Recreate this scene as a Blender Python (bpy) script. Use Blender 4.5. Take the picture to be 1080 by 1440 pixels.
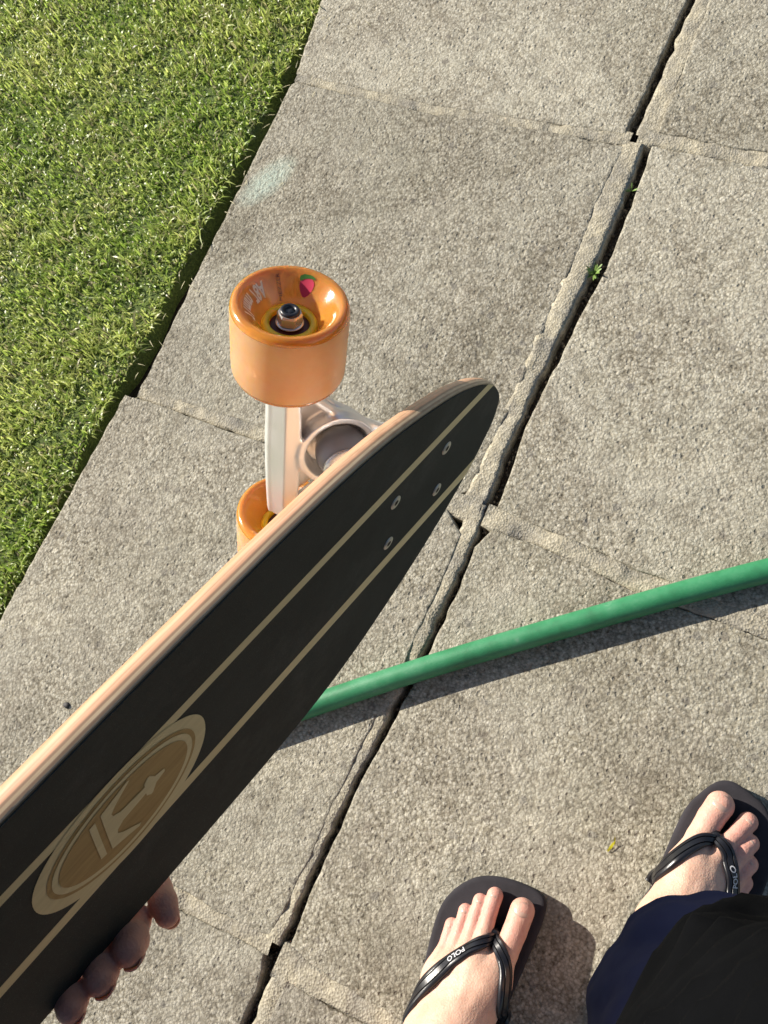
import bpy, bmesh, math, random
import numpy as np
from mathutils import Vector, Matrix, noise
from mathutils.bvhtree import BVHTree

random.seed(7)
rng = np.random.default_rng(7)
scene = bpy.context.scene
COL = scene.collection
for _o in list(bpy.data.objects):
    bpy.data.objects.remove(_o)

# ------------------------------------------------------------------ camera
CAM_POS = Vector((0.29815, -0.70482, 0.97443))
CAM_X = Vector((0.867290, 0.412514, -0.278639))       # right
CAM_Y = Vector((-0.331845, 0.896326, 0.294072))       # up
CAM_Z = Vector((0.371061, -0.162581, 0.914266))       # back
cd = bpy.data.cameras.new('camera')
cam = bpy.data.objects.new('camera', cd)
COL.objects.link(cam)
M = Matrix.Identity(4)
for i in range(3):
    M[i][0], M[i][1], M[i][2], M[i][3] = CAM_X[i], CAM_Y[i], CAM_Z[i], CAM_POS[i]
cam.matrix_world = M
cd.sensor_fit = 'VERTICAL'
cd.sensor_height = 36.0
cd.lens = 36.0 * 1320.0 / 1440.0
cd.clip_start = 0.01
cd.clip_end = 2000
cd.dof.use_dof = True
cd.dof.focus_distance = 0.62
cd.dof.aperture_fstop = 45.0
scene.camera = cam

# ------------------------------------------------------------------ light
SUN_ELEV = math.radians(31)
SUN_TRAVEL = math.radians(-2)          # direction the light travels, from +X towards +Y
world = bpy.data.worlds.new('World')
scene.world = world
world.use_nodes = True
wn = world.node_tree
wn.nodes.clear()
sky = wn.nodes.new('ShaderNodeTexSky')
sky.sky_type = 'NISHITA'
sky.sun_disc = False
sky.sun_elevation = SUN_ELEV
sky.sun_rotation = math.atan2(-math.cos(SUN_TRAVEL), -math.sin(SUN_TRAVEL)) % (2 * math.pi)
sky.air_density = 1.0
sky.dust_density = 1.0
bg = wn.nodes.new('ShaderNodeBackground')
bg.inputs['Strength'].default_value = 0.060
wo = wn.nodes.new('ShaderNodeOutputWorld')
wn.links.new(sky.outputs[0], bg.inputs[0])
wn.links.new(bg.outputs[0], wo.inputs[0])
sl = bpy.data.lights.new('sun', 'SUN')
sl.energy = 4.6
sl.angle = math.radians(0.55)
sl.color = (1.0, 0.93, 0.82)
sun = bpy.data.objects.new('sun', sl)
COL.objects.link(sun)
SUN_DIR = Vector((math.cos(SUN_ELEV) * math.cos(SUN_TRAVEL), math.cos(SUN_ELEV) * math.sin(SUN_TRAVEL), -math.sin(SUN_ELEV)))
sun.rotation_euler = SUN_DIR.to_track_quat('-Z', 'Y').to_euler()
sun.location = (-3, 0, 2)
scene.view_settings.view_transform = 'Standard'
scene.view_settings.look = 'None'
scene.view_settings.gamma = 1
scene.view_settings.use_curve_mapping = False
scene.view_settings.exposure = 1.0
scene.cycles.max_bounces = 10
scene.cycles.transmission_bounces = 8
scene.cycles.caustics_refractive = True

# ------------------------------------------------------------------ materials
class N:
    """small helper round one material's node tree"""
    def __init__(self, name):
        self.m = bpy.data.materials.new(name)
        self.m.use_nodes = True
        self.t = self.m.node_tree
        self.b = self.t.nodes['Principled BSDF']
    def n(self, kind, **kw):
        x = self.t.nodes.new(kind)
        for k, v in kw.items():
            if k in x.inputs: x.inputs[k].default_value = v
            else: setattr(x, k, v)
        return x
    def l(self, a, b): self.t.links.new(a, b)
    def set(self, **kw):
        for k, v in kw.items():
            self.b.inputs[k.replace('_', ' ')].default_value = v
        return self
    def coord(self, which='Object'): return self.n('ShaderNodeTexCoord').outputs[which]
    def noise(self, vec, scale, detail=4, rough=.55):
        x = self.n('ShaderNodeTexNoise'); x.inputs['Scale'].default_value = scale
        x.inputs['Detail'].default_value = detail; x.inputs['Roughness'].default_value = rough
        self.l(vec, x.inputs['Vector']); return x
    def voro(self, vec, scale, feature='F1', rand=1.0):
        x = self.n('ShaderNodeTexVoronoi'); x.feature = feature; x.inputs['Scale'].default_value = scale
        x.inputs['Randomness'].default_value = rand
        self.l(vec, x.inputs['Vector']); return x
    def ramp(self, fac, stops, interp='LINEAR'):
        x = self.n('ShaderNodeValToRGB'); r = x.color_ramp; r.interpolation = interp
        while len(r.elements) < len(stops): r.elements.new(.5)
        for e, (p, c) in zip(r.elements, stops):
            e.position = p; e.color = (*c, 1) if len(c) == 3 else c
        self.l(fac, x.inputs[0]); return x
    def mix(self, fac, a, b, mode='MIX'):
        x = self.n('ShaderNodeMix', data_type='RGBA', blend_type=mode)
        for s, v in ((x.inputs[0], fac), (x.inputs[6], a), (x.inputs[7], b)):
            if hasattr(v, 'links') or isinstance(v, bpy.types.NodeSocket): self.l(v, s)
            elif isinstance(v, (int, float)): s.default_value = v
            else: s.default_value = (*v, 1)
        return x.outputs[2]
    def math(self, op, a, b=0., c=None):
        x = self.n('ShaderNodeMath', operation=op)
        for s, v in zip(x.inputs, (a, b, c)):
            if v is None: continue
            if isinstance(v, bpy.types.NodeSocket): self.l(v, s)
            else: s.default_value = v
        return x.outputs[0]
    def bump(self, h, strength, dist, normal=None):
        x = self.n('ShaderNodeBump'); x.inputs['Strength'].default_value = strength; x.inputs['Distance'].default_value = dist
        self.l(h, x.inputs['Height'])
        if normal is not None: self.l(normal, x.inputs['Normal'])
        return x.outputs[0]

def simple(name, color, rough=.5, metal=0., **kw):
    k = N(name); k.set(Base_Color=(*color, 1), Roughness=rough, Metallic=metal, **kw); return k.m

def pit_shade(k, vw):
    pv = k.voro(vw, 150); psc = k.n('ShaderNodeSeparateColor'); k.l(pv.outputs['Color'], psc.inputs[0])
    return k.math('MULTIPLY', k.math('GREATER_THAN', psc.outputs[0], .74), k.ramp(pv.outputs['Distance'], [(.10, (1, 1, 1)), (.28, (0, 0, 0))]).outputs[0])

def concrete(name, tint=(1, 1, 1), mark=None):
    k = N(name); v = k.coord()
    warp = k.noise(v, 210, 2)
    vv = k.n('ShaderNodeVectorMath', operation='MULTIPLY_ADD')
    k.l(warp.outputs['Color'], vv.inputs[0]); vv.inputs[1].default_value = (.0022, .0022, .0022); k.l(v, vv.inputs[2])
    vw = vv.outputs[0]
    grain = k.voro(vw, 330)
    warp2 = k.noise(v, 95, 3)
    v2 = k.n('ShaderNodeVectorMath', operation='MULTIPLY_ADD')
    k.l(warp2.outputs['Color'], v2.inputs[0]); v2.inputs[1].default_value = (.009, .009, .009); k.l(v, v2.inputs[2])
    stone = k.voro(v2.outputs[0], 82)
    fine = k.noise(v, 700, 3, .65)
    mid = k.noise(v, 190, 4, .68)
    patch = k.noise(v, 46, 4, .65)
    big = k.noise(v, 7, 4, .6)
    gcol = k.ramp(grain.outputs['Color'], [(.0, (.215, .196, .155)), (.30, (.345, .322, .264)), (.62, (.435, .409, .340)), (.9, (.51, .485, .412)), (1, (.60, .575, .505))])
    # cement between the grains is darker
    gap = k.ramp(grain.outputs['Distance'], [(.36, (1, 1, 1)), (.74, (.62, .60, .56))])
    c = k.mix(1., gcol.outputs[0], gap.outputs[0], 'MULTIPLY')
    pits = k.ramp(mid.outputs[0], [(.33, (.30, .28, .25)), (.415, (.82, .81, .79)), (.50, (1, 1, 1)), (.66, (1.12, 1.11, 1.10))])  # low spots darkened in colour, as the shadow in small pits
    worn = k.ramp(k.noise(v, 6.5, 5, .65).outputs[0], [(.42, (1, 1, 1)), (.66, (.58, .58, .58))])
    c = k.mix(k.math('MULTIPLY', worn.outputs[0], .9), c, pits.outputs[0], 'MULTIPLY')
    flat = k.mix(1., (.375, .355, .298), k.ramp(mid.outputs[0], [(.3, (.86, .86, .86)), (.7, (1.1, 1.1, 1.1))]).outputs[0], 'MULTIPLY')
    c = k.mix(k.math('SUBTRACT', 1.0, worn.outputs[0]), c, flat)
    pt = k.ramp(patch.outputs[0], [(.34, (.80, .78, .76)), (.52, (1, 1, 1)), (.7, (1.08, 1.07, 1.05))])
    c = k.mix(1., c, pt.outputs[0], 'MULTIPLY')
    # sparse larger aggregate stones
    sc = k.n('ShaderNodeSeparateColor'); k.l(stone.outputs['Color'], sc.inputs[0])
    pick = k.math('GREATER_THAN', sc.outputs[0], .915)
    inside = k.math('LESS_THAN', stone.outputs['Distance'], .36)
    smask = k.math('MULTIPLY', pick, inside)
    scol = k.ramp(sc.outputs[1], [(0, (.105, .085, .070)), (.5, (.14, .135, .13)), (1, (.23, .20, .16))])
    c = k.mix(k.math('MULTIPLY', smask, .45), c, scol.outputs[0])
    bl = k.ramp(big.outputs[0], [(.28, (.74, .73, .71)), (.42, (.92, .91, .89)), (.55, (1, 1, .98)), (.72, (1.09, 1.08, 1.04))])
    st = k.ramp(k.noise(v, 2.6, 5, .7).outputs[0], [(.36, (.82, .82, .80)), (.52, (1, 1, 1))])
    c = k.mix(1., c, st.outputs[0], 'MULTIPLY')
    c = k.mix(1., c, bl.outputs[0], 'MULTIPLY')
    oi = k.n('ShaderNodeObjectInfo')
    tone = k.ramp(oi.outputs['Random'], [(0, tuple(.92 * t for t in tint)), (1, tuple(1.06 * t for t in tint))])
    c = k.mix(1., c, tone.outputs[0], 'MULTIPLY')
    if mark:       # an old scuff of pale green paint
        mp = k.n('ShaderNodeMapping'); k.l(v, mp.inputs[0])
        mp.inputs['Location'].default_value = (-mark[0], -mark[1], 0); mp.vector_type = 'POINT'
        rot = k.n('ShaderNodeVectorRotate'); rot.rotation_type = 'Z_AXIS'; k.l(mp.outputs[0], rot.inputs[0]); rot.inputs['Angle'].default_value = -math.radians(62)
        sx = k.n('ShaderNodeSeparateXYZ'); k.l(rot.outputs[0], sx.inputs[0])
        d = k.math('ADD', k.math('POWER', k.math('DIVIDE', sx.outputs[0], .050), 2.), k.math('POWER', k.math('DIVIDE', sx.outputs[1], .024), 2.))
        f = k.math('SUBTRACT', 1.15, d)
        f = k.math('MULTIPLY', f, k.math('MULTIPLY_ADD', mid.outputs[0], 1.6, -.35))
        cl = k.n('ShaderNodeClamp'); k.l(f, cl.inputs[0])
        c = k.mix(k.math('MULTIPLY', cl.outputs[0], .9), c, (.44, .55, .47))
    c = k.mix(k.math('MULTIPLY', pit_shade(k, vw), .55), c, (.13, .115, .09))  # shadow inside the pits is painted into the colour
    k.l(c, k.b.inputs['Base Color'])
    k.set(Roughness=.93, Specular_IOR_Level=.2)
    pv = k.voro(vw, 150); psc = k.n('ShaderNodeSeparateColor'); k.l(pv.outputs['Color'], psc.inputs[0])
    pit = k.math('MULTIPLY', k.math('GREATER_THAN', psc.outputs[0], .74), k.ramp(pv.outputs['Distance'], [(.16, (1, 1, 1)), (.34, (0, 0, 0))]).outputs[0])
    h = k.math('MULTIPLY_ADD', grain.outputs['Distance'], -.75, fine.outputs[0])
    h = k.math('MULTIPLY_ADD', pit, -1.3, h)
    h = k.math('ADD', h, k.math('MULTIPLY', mid.outputs[0], 1.7))
    n1 = k.bump(h, .62, .0018)
    n2 = k.bump(k.noise(v, 32, 3).outputs[0], .35, .006, n1)
    k.l(n2, k.b.inputs['Normal'])
    return k.m

def mortar_mat():
    k = N('mortar'); v = k.coord()
    g = k.voro(v, 420); b = k.noise(v, 26, 4)
    c = k.ramp(g.outputs['Color'], [(0, (.235, .215, .168)), (.5, (.345, .320, .258)), (1, (.45, .425, .355))])
    c2 = k.ramp(b.outputs[0], [(.32, (.62, .62, .64)), (.6, (1.06, 1.03, .95))])
    k.l(k.mix(1., c.outputs[0], c2.outputs[0], 'MULTIPLY'), k.b.inputs['Base Color'])
    k.set(Roughness=.95, Specular_IOR_Level=.15)
    h = k.math('ADD', g.outputs['Distance'], k.noise(v, 160, 3).outputs[0])
    k.l(k.bump(h, .5, .0018), k.b.inputs['Normal'])
    return k.m

def soil_mat(lo=(.012, .010, .008), hi=(.055, .043, .031)):
    k = N('soil'); v = k.coord()
    n = k.noise(v, 300, 4); b = k.noise(v, 25, 3)
    c = k.ramp(n.outputs[0], [(.3, lo), (.7, hi)])
    k.l(c.outputs[0], k.b.inputs['Base Color']); k.set(Roughness=.95, Specular_IOR_Level=.1)
    k.l(k.bump(k.math('ADD', n.outputs[0], b.outputs[0]), .8, .004), k.b.inputs['Normal'])
    return k.m

def turf_mat():
    k = N('turf'); v = k.coord()
    n = k.noise(v, 260, 5, .7); b = k.noise(v, 3, 4)
    c = k.ramp(n.outputs[0], [(.3, (.050, .075, .016)), (.5, (.125, .195, .035)), (.75, (.24, .32, .085))])
    c2 = k.ramp(b.outputs[0], [(.3, (.8, .8, .8)), (.7, (1.15, 1.1, 1))])
    k.l(k.mix(1., c.outputs[0], c2.outputs[0], 'MULTIPLY'), k.b.inputs['Base Color']); k.set(Roughness=.9)
    k.l(k.bump(n.outputs[0], 1., .012), k.b.inputs['Normal'])
    return k.m

def blade_mat():
    k = N('grass_blade')
    a = k.n('ShaderNodeAttribute', attribute_name='tone')
    k.l(a.outputs['Color'], k.b.inputs['Base Color'])
    k.set(Roughness=.36, Specular_IOR_Level=.5)
    tr = k.n('ShaderNodeBsdfTranslucent'); k.l(a.outputs['Color'], tr.inputs[0])
    mx = k.n('ShaderNodeMixShader'); mx.inputs[0].default_value = .55
    k.l(k.b.outputs[0], mx.inputs[1]); k.l(tr.outputs[0], mx.inputs[2])
    k.l(mx.outputs[0], k.t.nodes['Material Output'].inputs['Surface'])
    return k.m

def wood_mat(conc):
    """laminated maple: plies follow the height inside the deck, grain runs along it"""
    k = N('deck_wood'); v = k.coord()
    s = k.n('ShaderNodeSeparateXYZ'); k.l(v, s.inputs[0])
    t = k.math('MULTIPLY_ADD', k.math('MULTIPLY', s.outputs[1], s.outputs[1]), conc, s.outputs[2])
    t = k.math('DIVIDE', t, .0122)
    wob = k.noise(v, 30, 2)
    t = k.math('ADD', t, k.math('MULTIPLY_ADD', wob.outputs[0], .04, -.02))
    A, B, C_, D = (.60, .325, .195), (.29, .19, .12), (.66, .40, .255), (.17, .13, .09)
    c = k.ramp(t, [(0, (.40, .30, .19)), (.09, (.42, .32, .20)), (.12, B), (.19, B), (.22, (.56, .43, .28)), (.31, (.52, .39, .25)), (.34, B), (.40, B), (.44, A), (.56, C_), (.60, (.50, .31, .18)), (.64, C_), (.9, A), (1, (.55, .36, .22))])
    mp = k.n('ShaderNodeMapping'); k.l(v, mp.inputs[0]); mp.inputs['Scale'].default_value = (6, 130, 130)
    g = k.noise(mp.outputs[0], 3, 5, .65)
    gr = k.ramp(g.outputs[0], [(.3, (.78, .74, .70)), (.6, (1.06, 1.05, 1.04))])
    k.l(k.mix(1., c.outputs[0], gr.outputs[0], 'MULTIPLY'), k.b.inputs['Base Color'])
    k.set(Roughness=.42, Coat_Weight=.25, Coat_Roughness=.25)
    k.l(k.bump(g.outputs[0], .15, .0004), k.b.inputs['Normal'])
    return k.m

def grip_mat():
    k = N('grip_tape'); v = k.coord()
    n = k.noise(v, 1500, 2, .7); f = k.noise(v, 14, 4)
    c = k.ramp(f.outputs[0], [(.3, (.018, .0245, .0228)), (.7, (.029, .037, .035))])
    sp = k.ramp(n.outputs[0], [(.62, (1, 1, 1)), (.72, (3.2, 3.2, 3.0))])  # sparkle of the grit painted as brighter specks in the colour
    ds = k.ramp(k.noise(v, 9, 6, .72).outputs[0], [(.52, (0, 0, 0)), (.72, (1, 1, 1))])
    cc = k.mix(1., c.outputs[0], sp.outputs[0], 'MULTIPLY')
    k.l(k.mix(k.math('MULTIPLY', ds.outputs[0], .16), cc, (.20, .20, .18)), k.b.inputs['Base Color'])
    k.set(Roughness=.85, Specular_IOR_Level=.3)
    k.l(k.bump(n.outputs[0], .5, .0004), k.b.inputs['Normal'])
    return k.m

def veneer(name, a, b):
    k = N(name); v = k.coord()
    mp = k.n('ShaderNodeMapping'); k.l(v, mp.inputs[0]); mp.inputs['Scale'].default_value = (8, 60, 60)
    g = k.noise(mp.outputs[0], 4, 5, .6)
    c = k.ramp(g.outputs[0], [(.3, a), (.7, b)])
    k.l(c.outputs[0], k.b.inputs['Base Color']); k.set(Roughness=.75)
    k.l(k.bump(k.noise(v, 2200, 2).outputs[0], .35, .0003), k.b.inputs['Normal'])
    return k.m

def urethane(name, rough, weight, base=(.80, .30, .055), trans=.25, spec=.5, coat=0., dust=0.):
    k = N(name); v = k.coord()
    n = k.noise(v, 240, 3); f = k.noise(v, 900, 3)
    c = k.mix(n.outputs[0], tuple(.93 * x for x in base), tuple(min(1, 1.07 * x) for x in base))
    if dust:
        dn = k.ramp(k.noise(v, 34, 5, .7).outputs[0], [(.36, (0, 0, 0)), (.66, (1, 1, 1))])
        c = k.mix(k.math('MULTIPLY', dn.outputs[0], dust), c, (.80, .66, .52))
    k.l(c, k.b.inputs['Base Color'])
    k.set(Coat_Weight=coat, Coat_Roughness=.05)
    k.set(Roughness=rough, IOR=1.5, Subsurface_Weight=weight, Subsurface_Scale=.006, Transmission_Weight=trans, Specular_IOR_Level=spec)
    k.b.inputs['Subsurface Radius'].default_value = (1.0, .45, .12)
    k.l(k.bump(f.outputs[0], .12, .0005), k.b.inputs['Normal'])
    return k.m

def cast_metal(name, col, rough):
    k = N(name); v = k.coord()
    n = k.noise(v, 900, 3); b = k.noise(v, 60, 3)
    k.set(Base_Color=(*col, 1), Metallic=.6)
    r = k.ramp(b.outputs[0], [(.3, (rough - .07,) * 3), (.7, (rough + .08,) * 3)])
    k.l(r.outputs[0], k.b.inputs['Roughness'])
    k.l(k.bump(n.outputs[0], .18, .0004), k.b.inputs['Normal'])
    return k.m

def skin_mat():
    k = N('skin'); v = k.coord()
    b = k.noise(v, 45, 3); f = k.noise(v, 420, 3, .6); w = k.voro(v, 620)
    a = k.n('ShaderNodeAttribute', attribute_name='flush')
    c = k.ramp(b.outputs[0], [(.3, (.53, .325, .235)), (.7, (.61, .395, .295))])
    c = k.mix(a.outputs['Fac'], c.outputs[0], (.58, .26, .215))
    bl = k.ramp(k.noise(v, 120, 4, .7).outputs[0], [(.32, (.93, .87, .86)), (.5, (1, 1, 1)), (.68, (1.04, 1.05, 1.05))])
    c = k.mix(1., c, bl.outputs[0], 'MULTIPLY')
    k.l(c, k.b.inputs['Base Color'])
    k.set(Roughness=.52, Subsurface_Weight=.22, Subsurface_Scale=.003, Specular_IOR_Level=.35)
    k.b.inputs['Subsurface Radius'].default_value = (1., .35, .2)
    h = k.math('ADD', f.outputs[0], k.math('MULTIPLY', w.outputs['Distance'], .6))
    k.l(k.bump(h, .42, .0008), k.b.inputs['Normal'])
    return k.m

def cloth_mat(name, a, b, weave=1700):
    k = N(name); v = k.coord()
    n = k.noise(v, 40, 4); w = k.noise(v, weave, 2)
    c = k.ramp(n.outputs[0], [(.3, a), (.7, b)])
    k.l(c.outputs[0], k.b.inputs['Base Color'])
    k.set(Roughness=1., Specular_IOR_Level=.03)
    k.l(k.bump(w.outputs[0], .35, .0006), k.b.inputs['Normal'])
    return k.m

def rubber_mat(name, a, b, rough, bump=.3, scale=700):
    k = N(name); v = k.coord()
    n = k.noise(v, scale, 3); d = k.noise(v, 35, 4, .65)
    c = k.ramp(d.outputs[0], [(.35, a), (.7, b)])
    k.l(c.outputs[0], k.b.inputs['Base Color']); k.set(Roughness=rough, Specular_IOR_Level=.45)
    k.l(k.bump(n.outputs[0], bump, .0006), k.b.inputs['Normal'])
    return k.m

def hose_mat():
    k = N('hose_vinyl'); v = k.coord()
    d = k.noise(v, 30, 5, .7); f = k.noise(v, 600, 3)
    c = k.ramp(d.outputs[0], [(.30, (.018, .135, .054)), (.50, (.026, .190, .078)), (.62, (.045, .215, .100)), (.74, (.115, .27, .165))])
    k.l(c.outputs[0], k.b.inputs['Base Color']); k.set(Roughness=.5)
    k.l(k.bump(f.outputs[0], .25, .0008), k.b.inputs['Normal'])
    return k.m

CONC = .599                                             # concave of the deck
MAT = dict(
    conc=concrete('concrete'), conc_mark=concrete('concrete_scuffed', mark=(-.4505, -.168)), conc_dark=concrete('concrete_dark', tint=(.88, .88, .90)),
    mortar=mortar_mat(), soil=soil_mat(), joint_soil=soil_mat((.045, .036, .026), (.13, .105, .075)), grit=simple('grit', (.16, .135, .10), .9), turf=turf_mat(), blade=blade_mat(), wood=wood_mat(CONC), grip=grip_mat(),
    cream=veneer('cream_veneer', (.66, .57, .31), (.76, .66, .38)), brown=veneer('brown_veneer', (.36, .235, .075), (.48, .33, .12)),
    tread=urethane('urethane_tread', .45, 1., (.80, .455, .205), .45, .4, 0., .42), face=urethane('urethane_face', .15, .6, (.84, .36, .06), .55, .3, .6),
    core=simple('yellow_core', (.82, .58, .02), .35, 0, Subsurface_Weight=.3), steel=cast_metal('steel', (.62, .60, .57), .24),
    dark_steel=simple('dark_nylon', (.018, .018, .024), .38), bearing=simple('bearing_shield', (.10, .018, .012), .45), alu=cast_metal('cast_aluminium', (.78, .785, .79), .36),
    grey_bushing=simple('grey_bushing', (.22, .22, .235), .38, .1), bolt=simple('bolt_head', (.42, .42, .40), .42, .7), socket_shade=simple('recess_shade', (.01, .01, .01), .8),
    print_white=simple('white_print', (.95, .84, .66), .9, 0, Specular_IOR_Level=.1), print_dark=simple('dark_print', (.10, .03, .015), .6), fruit=simple('fruit_pink', (.55, .05, .10), .8, 0, Specular_IOR_Level=.15), leaf_print=simple('fruit_green', (.05, .15, .03), .8, 0, Specular_IOR_Level=.15),
    skin=skin_mat(), nail=simple('nail', (.56, .33, .255), .32, 0, Subsurface_Weight=.2), navy=cloth_mat('navy_cloth', (.050, .052, .108), (.066, .068, .135)), black=cloth_mat('black_cloth', (.0022, .0024, .0028), (.0036, .0038, .0044)),  # black cloth is darker than cotton: shade on the top put into its colour
    hair=simple('hair', (.015, .010, .008), .5), sole=rubber_mat('black_foam', (.014, .012, .015), (.026, .023, .028), .9), strap=rubber_mat('black_rubber', (.009, .009, .011), (.014, .014, .017), .30, .1), letter=simple('grey_letter', (.50, .50, .52), .5),
    hose=hose_mat(), straw=simple('dry_straw', (.42, .38, .22), .7), petal=simple('yellow_petal', (.62, .60, .03), .5), sprout=simple('weed_leaf', (.16, .25, .055), .5), pebble=simple('dark_pebble', (.035, .032, .03), .7),
)

# ------------------------------------------------------------------ object helpers
def mesh_obj(name, verts, faces, mat, parent=None, smooth=True):
    me = bpy.data.meshes.new(name)
    me.from_pydata([tuple(map(float, v)) for v in verts], [], [tuple(map(int, f)) for f in faces])
    if smooth: me.polygons.foreach_set('use_smooth', [True] * len(me.polygons))
    me.update()
    for m in (mat if isinstance(mat, (list, tuple)) else [mat]): me.materials.append(m)
    o = bpy.data.objects.new(name, me); COL.objects.link(o)
    if parent is not None: o.parent = parent
    return o

def bm_obj(name, bm, mat, parent=None, smooth=True):
    bmesh.ops.recalc_face_normals(bm, faces=bm.faces[:])
    me = bpy.data.meshes.new(name); bm.to_mesh(me); bm.free()
    if smooth: me.polygons.foreach_set('use_smooth', [True] * len(me.polygons))
    for m in (mat if isinstance(mat, (list, tuple)) else [mat]): me.materials.append(m)
    o = bpy.data.objects.new(name, me); COL.objects.link(o)
    if parent is not None: o.parent = parent
    return o

def empty(name, loc=(0, 0, 0)):
    o = bpy.data.objects.new(name, None); o.empty_display_size = .05; COL.objects.link(o); o.location = loc; return o

def tag(o, label=None, cat=None, group=None, kind=None):
    if label: o['label'] = label
    if cat: o['category'] = cat
    if group: o['group'] = group
    if kind: o['kind'] = kind
    return o

def sharp(o, deg=40):
    o.data.set_sharp_from_angle(angle=math.radians(deg)); return o

def resample(pts, step):
    out = []
    for a, b in zip(pts[:-1], pts[1:]):
        a, b = np.array(a, float), np.array(b, float)
        n = max(1, int(np.linalg.norm(b - a) / step))
        out += [a + (b - a) * i / n for i in range(n)]
    out.append(np.array(pts[-1], float)); return out

def fbm(p, s, seed=0.):
    q = Vector((p[0] * s + seed, p[1] * s - seed, (p[2] if len(p) > 2 else 0) * s + .37 * seed))
    return noise.noise(q) + .5 * noise.noise(q * 2.1) + .25 * noise.noise(q * 4.3)

def catmull(pts, n):
    P = [np.array(p, float) for p in pts]; P = [2 * P[0] - P[1]] + P + [2 * P[-1] - P[-2]]
    out = []
    for i in range(1, len(P) - 2):
        for j in range(n):
            t = j / n; a, b, c, d = P[i - 1], P[i], P[i + 1], P[i + 2]
            out.append(.5 * (2 * b + (c - a) * t + (2 * a - 5 * b + 4 * c - d) * t * t + (3 * b - a - 3 * c + d) * t ** 3))
    out.append(P[-2]); return out

def poly_normals(P):
    P = np.array(P); T = np.roll(P, -1, 0) - np.roll(P, 1, 0)
    T /= np.linalg.norm(T, axis=1)[:, None] + 1e-12
    area = np.sum(P[:, 0] * np.roll(P[:, 1], -1) - np.roll(P[:, 0], -1) * P[:, 1])
    Nn = np.c_[T[:, 1], -T[:, 0]]
    return Nn if area > 0 else -Nn          # outward

def rings_mesh(rings, cap_first=True, cap_last=True):
    n = len(rings[0]); V = [tuple(p) for r in rings for p in r]; Fc = []
    for k in range(len(rings) - 1):
        for i in range(n):
            j = (i + 1) % n
            Fc.append((k * n + i, k * n + j, (k + 1) * n + j, (k + 1) * n + i))
    if cap_first: Fc.append(tuple(range(n - 1, -1, -1)))
    if cap_last: Fc.append(tuple((len(rings) - 1) * n + i for i in range(n)))
    return V, Fc

def lathe(name, prof, seg, mat, parent, axis='V', centre=(0, 0, 0), close=False, smooth=True):
    """prof: (radius, along); axis V = board's width axis"""
    V, Fc = [], []
    m = len(prof)
    for s in range(seg):
        a = 2 * math.pi * s / seg
        for r, h in prof:
            if axis == 'V': V.append((centre[0] + r * math.cos(a), centre[1] + h, centre[2] + r * math.sin(a)))
            else: V.append((centre[0] + r * math.cos(a), centre[1] + r * math.sin(a), centre[2] + h))
    for s in range(seg):
        t = (s + 1) % seg
        for i in range(m if close else m - 1):
            j = (i + 1) % m
            Fc.append((s * m + i, t * m + i, t * m + j, s * m + j))
    bm = bmesh.new()
    vs = [bm.verts.new(v) for v in V]
    for f in Fc: bm.faces.new([vs[i] for i in f])
    bmesh.ops.remove_doubles(bm, verts=bm.verts[:], dist=1e-7)
    return bm_obj(name, bm, mat, parent, smooth)

def tube(pts, radius, seg=12, cap=True):
    P = [Vector(p) for p in pts]; n = len(P)
    R = radius if hasattr(radius, '__len__') else [radius] * n
    V, Fc = [], []; prev = None
    for i, p in enumerate(P):
        t = (P[min(i + 1, n - 1)] - P[max(i - 1, 0)]).normalized()
        if prev is None:
            prev = t.orthogonal().normalized()
        prev = (prev - t * prev.dot(t)).normalized(); b = t.cross(prev)
        for s in range(seg):
            a = 2 * math.pi * s / seg
            V.append(tuple(p + (prev * math.cos(a) + b * math.sin(a)) * R[i]))
    for i in range(n - 1):
        for s in range(seg):
            t_ = (s + 1) % seg
            Fc.append((i * seg + s, i * seg + t_, (i + 1) * seg + t_, (i + 1) * seg + s))
    if cap: Fc.append(tuple(range(seg - 1, -1, -1))); Fc.append(tuple((n - 1) * seg + s for s in range(seg)))
    return V, Fc

def text_mesh(s, size=1.0, fat=0.):
    """verts (x, y) and faces of a flat text, start at x = 0"""
    cu = bpy.data.curves.new('t', 'FONT'); cu.body = s; cu.size = size; cu.resolution_u = 3; cu.offset = fat * size
    ob = bpy.data.objects.new('t', cu); COL.objects.link(ob)
    dg = bpy.context.evaluated_depsgraph_get(); dg.update()
    me = bpy.data.meshes.new_from_object(ob.evaluated_get(dg))
    bm = bmesh.new(); bm.from_mesh(me); bmesh.ops.triangulate(bm, faces=bm.faces[:])
    bmesh.ops.subdivide_edges(bm, edges=[e for e in bm.edges if e.calc_length() > size * .18], cuts=2)
    V = [tuple(v.co) for v in bm.verts]; Fc = [tuple(v.index for v in f.verts) for f in bm.faces]
    bm.verts.index_update(); Fc = [tuple(v.index for v in f.verts) for f in bm.faces]
    bm.free(); bpy.data.objects.remove(ob); bpy.data.meshes.remove(me); bpy.data.curves.remove(cu)
    return np.array(V), Fc

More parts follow.
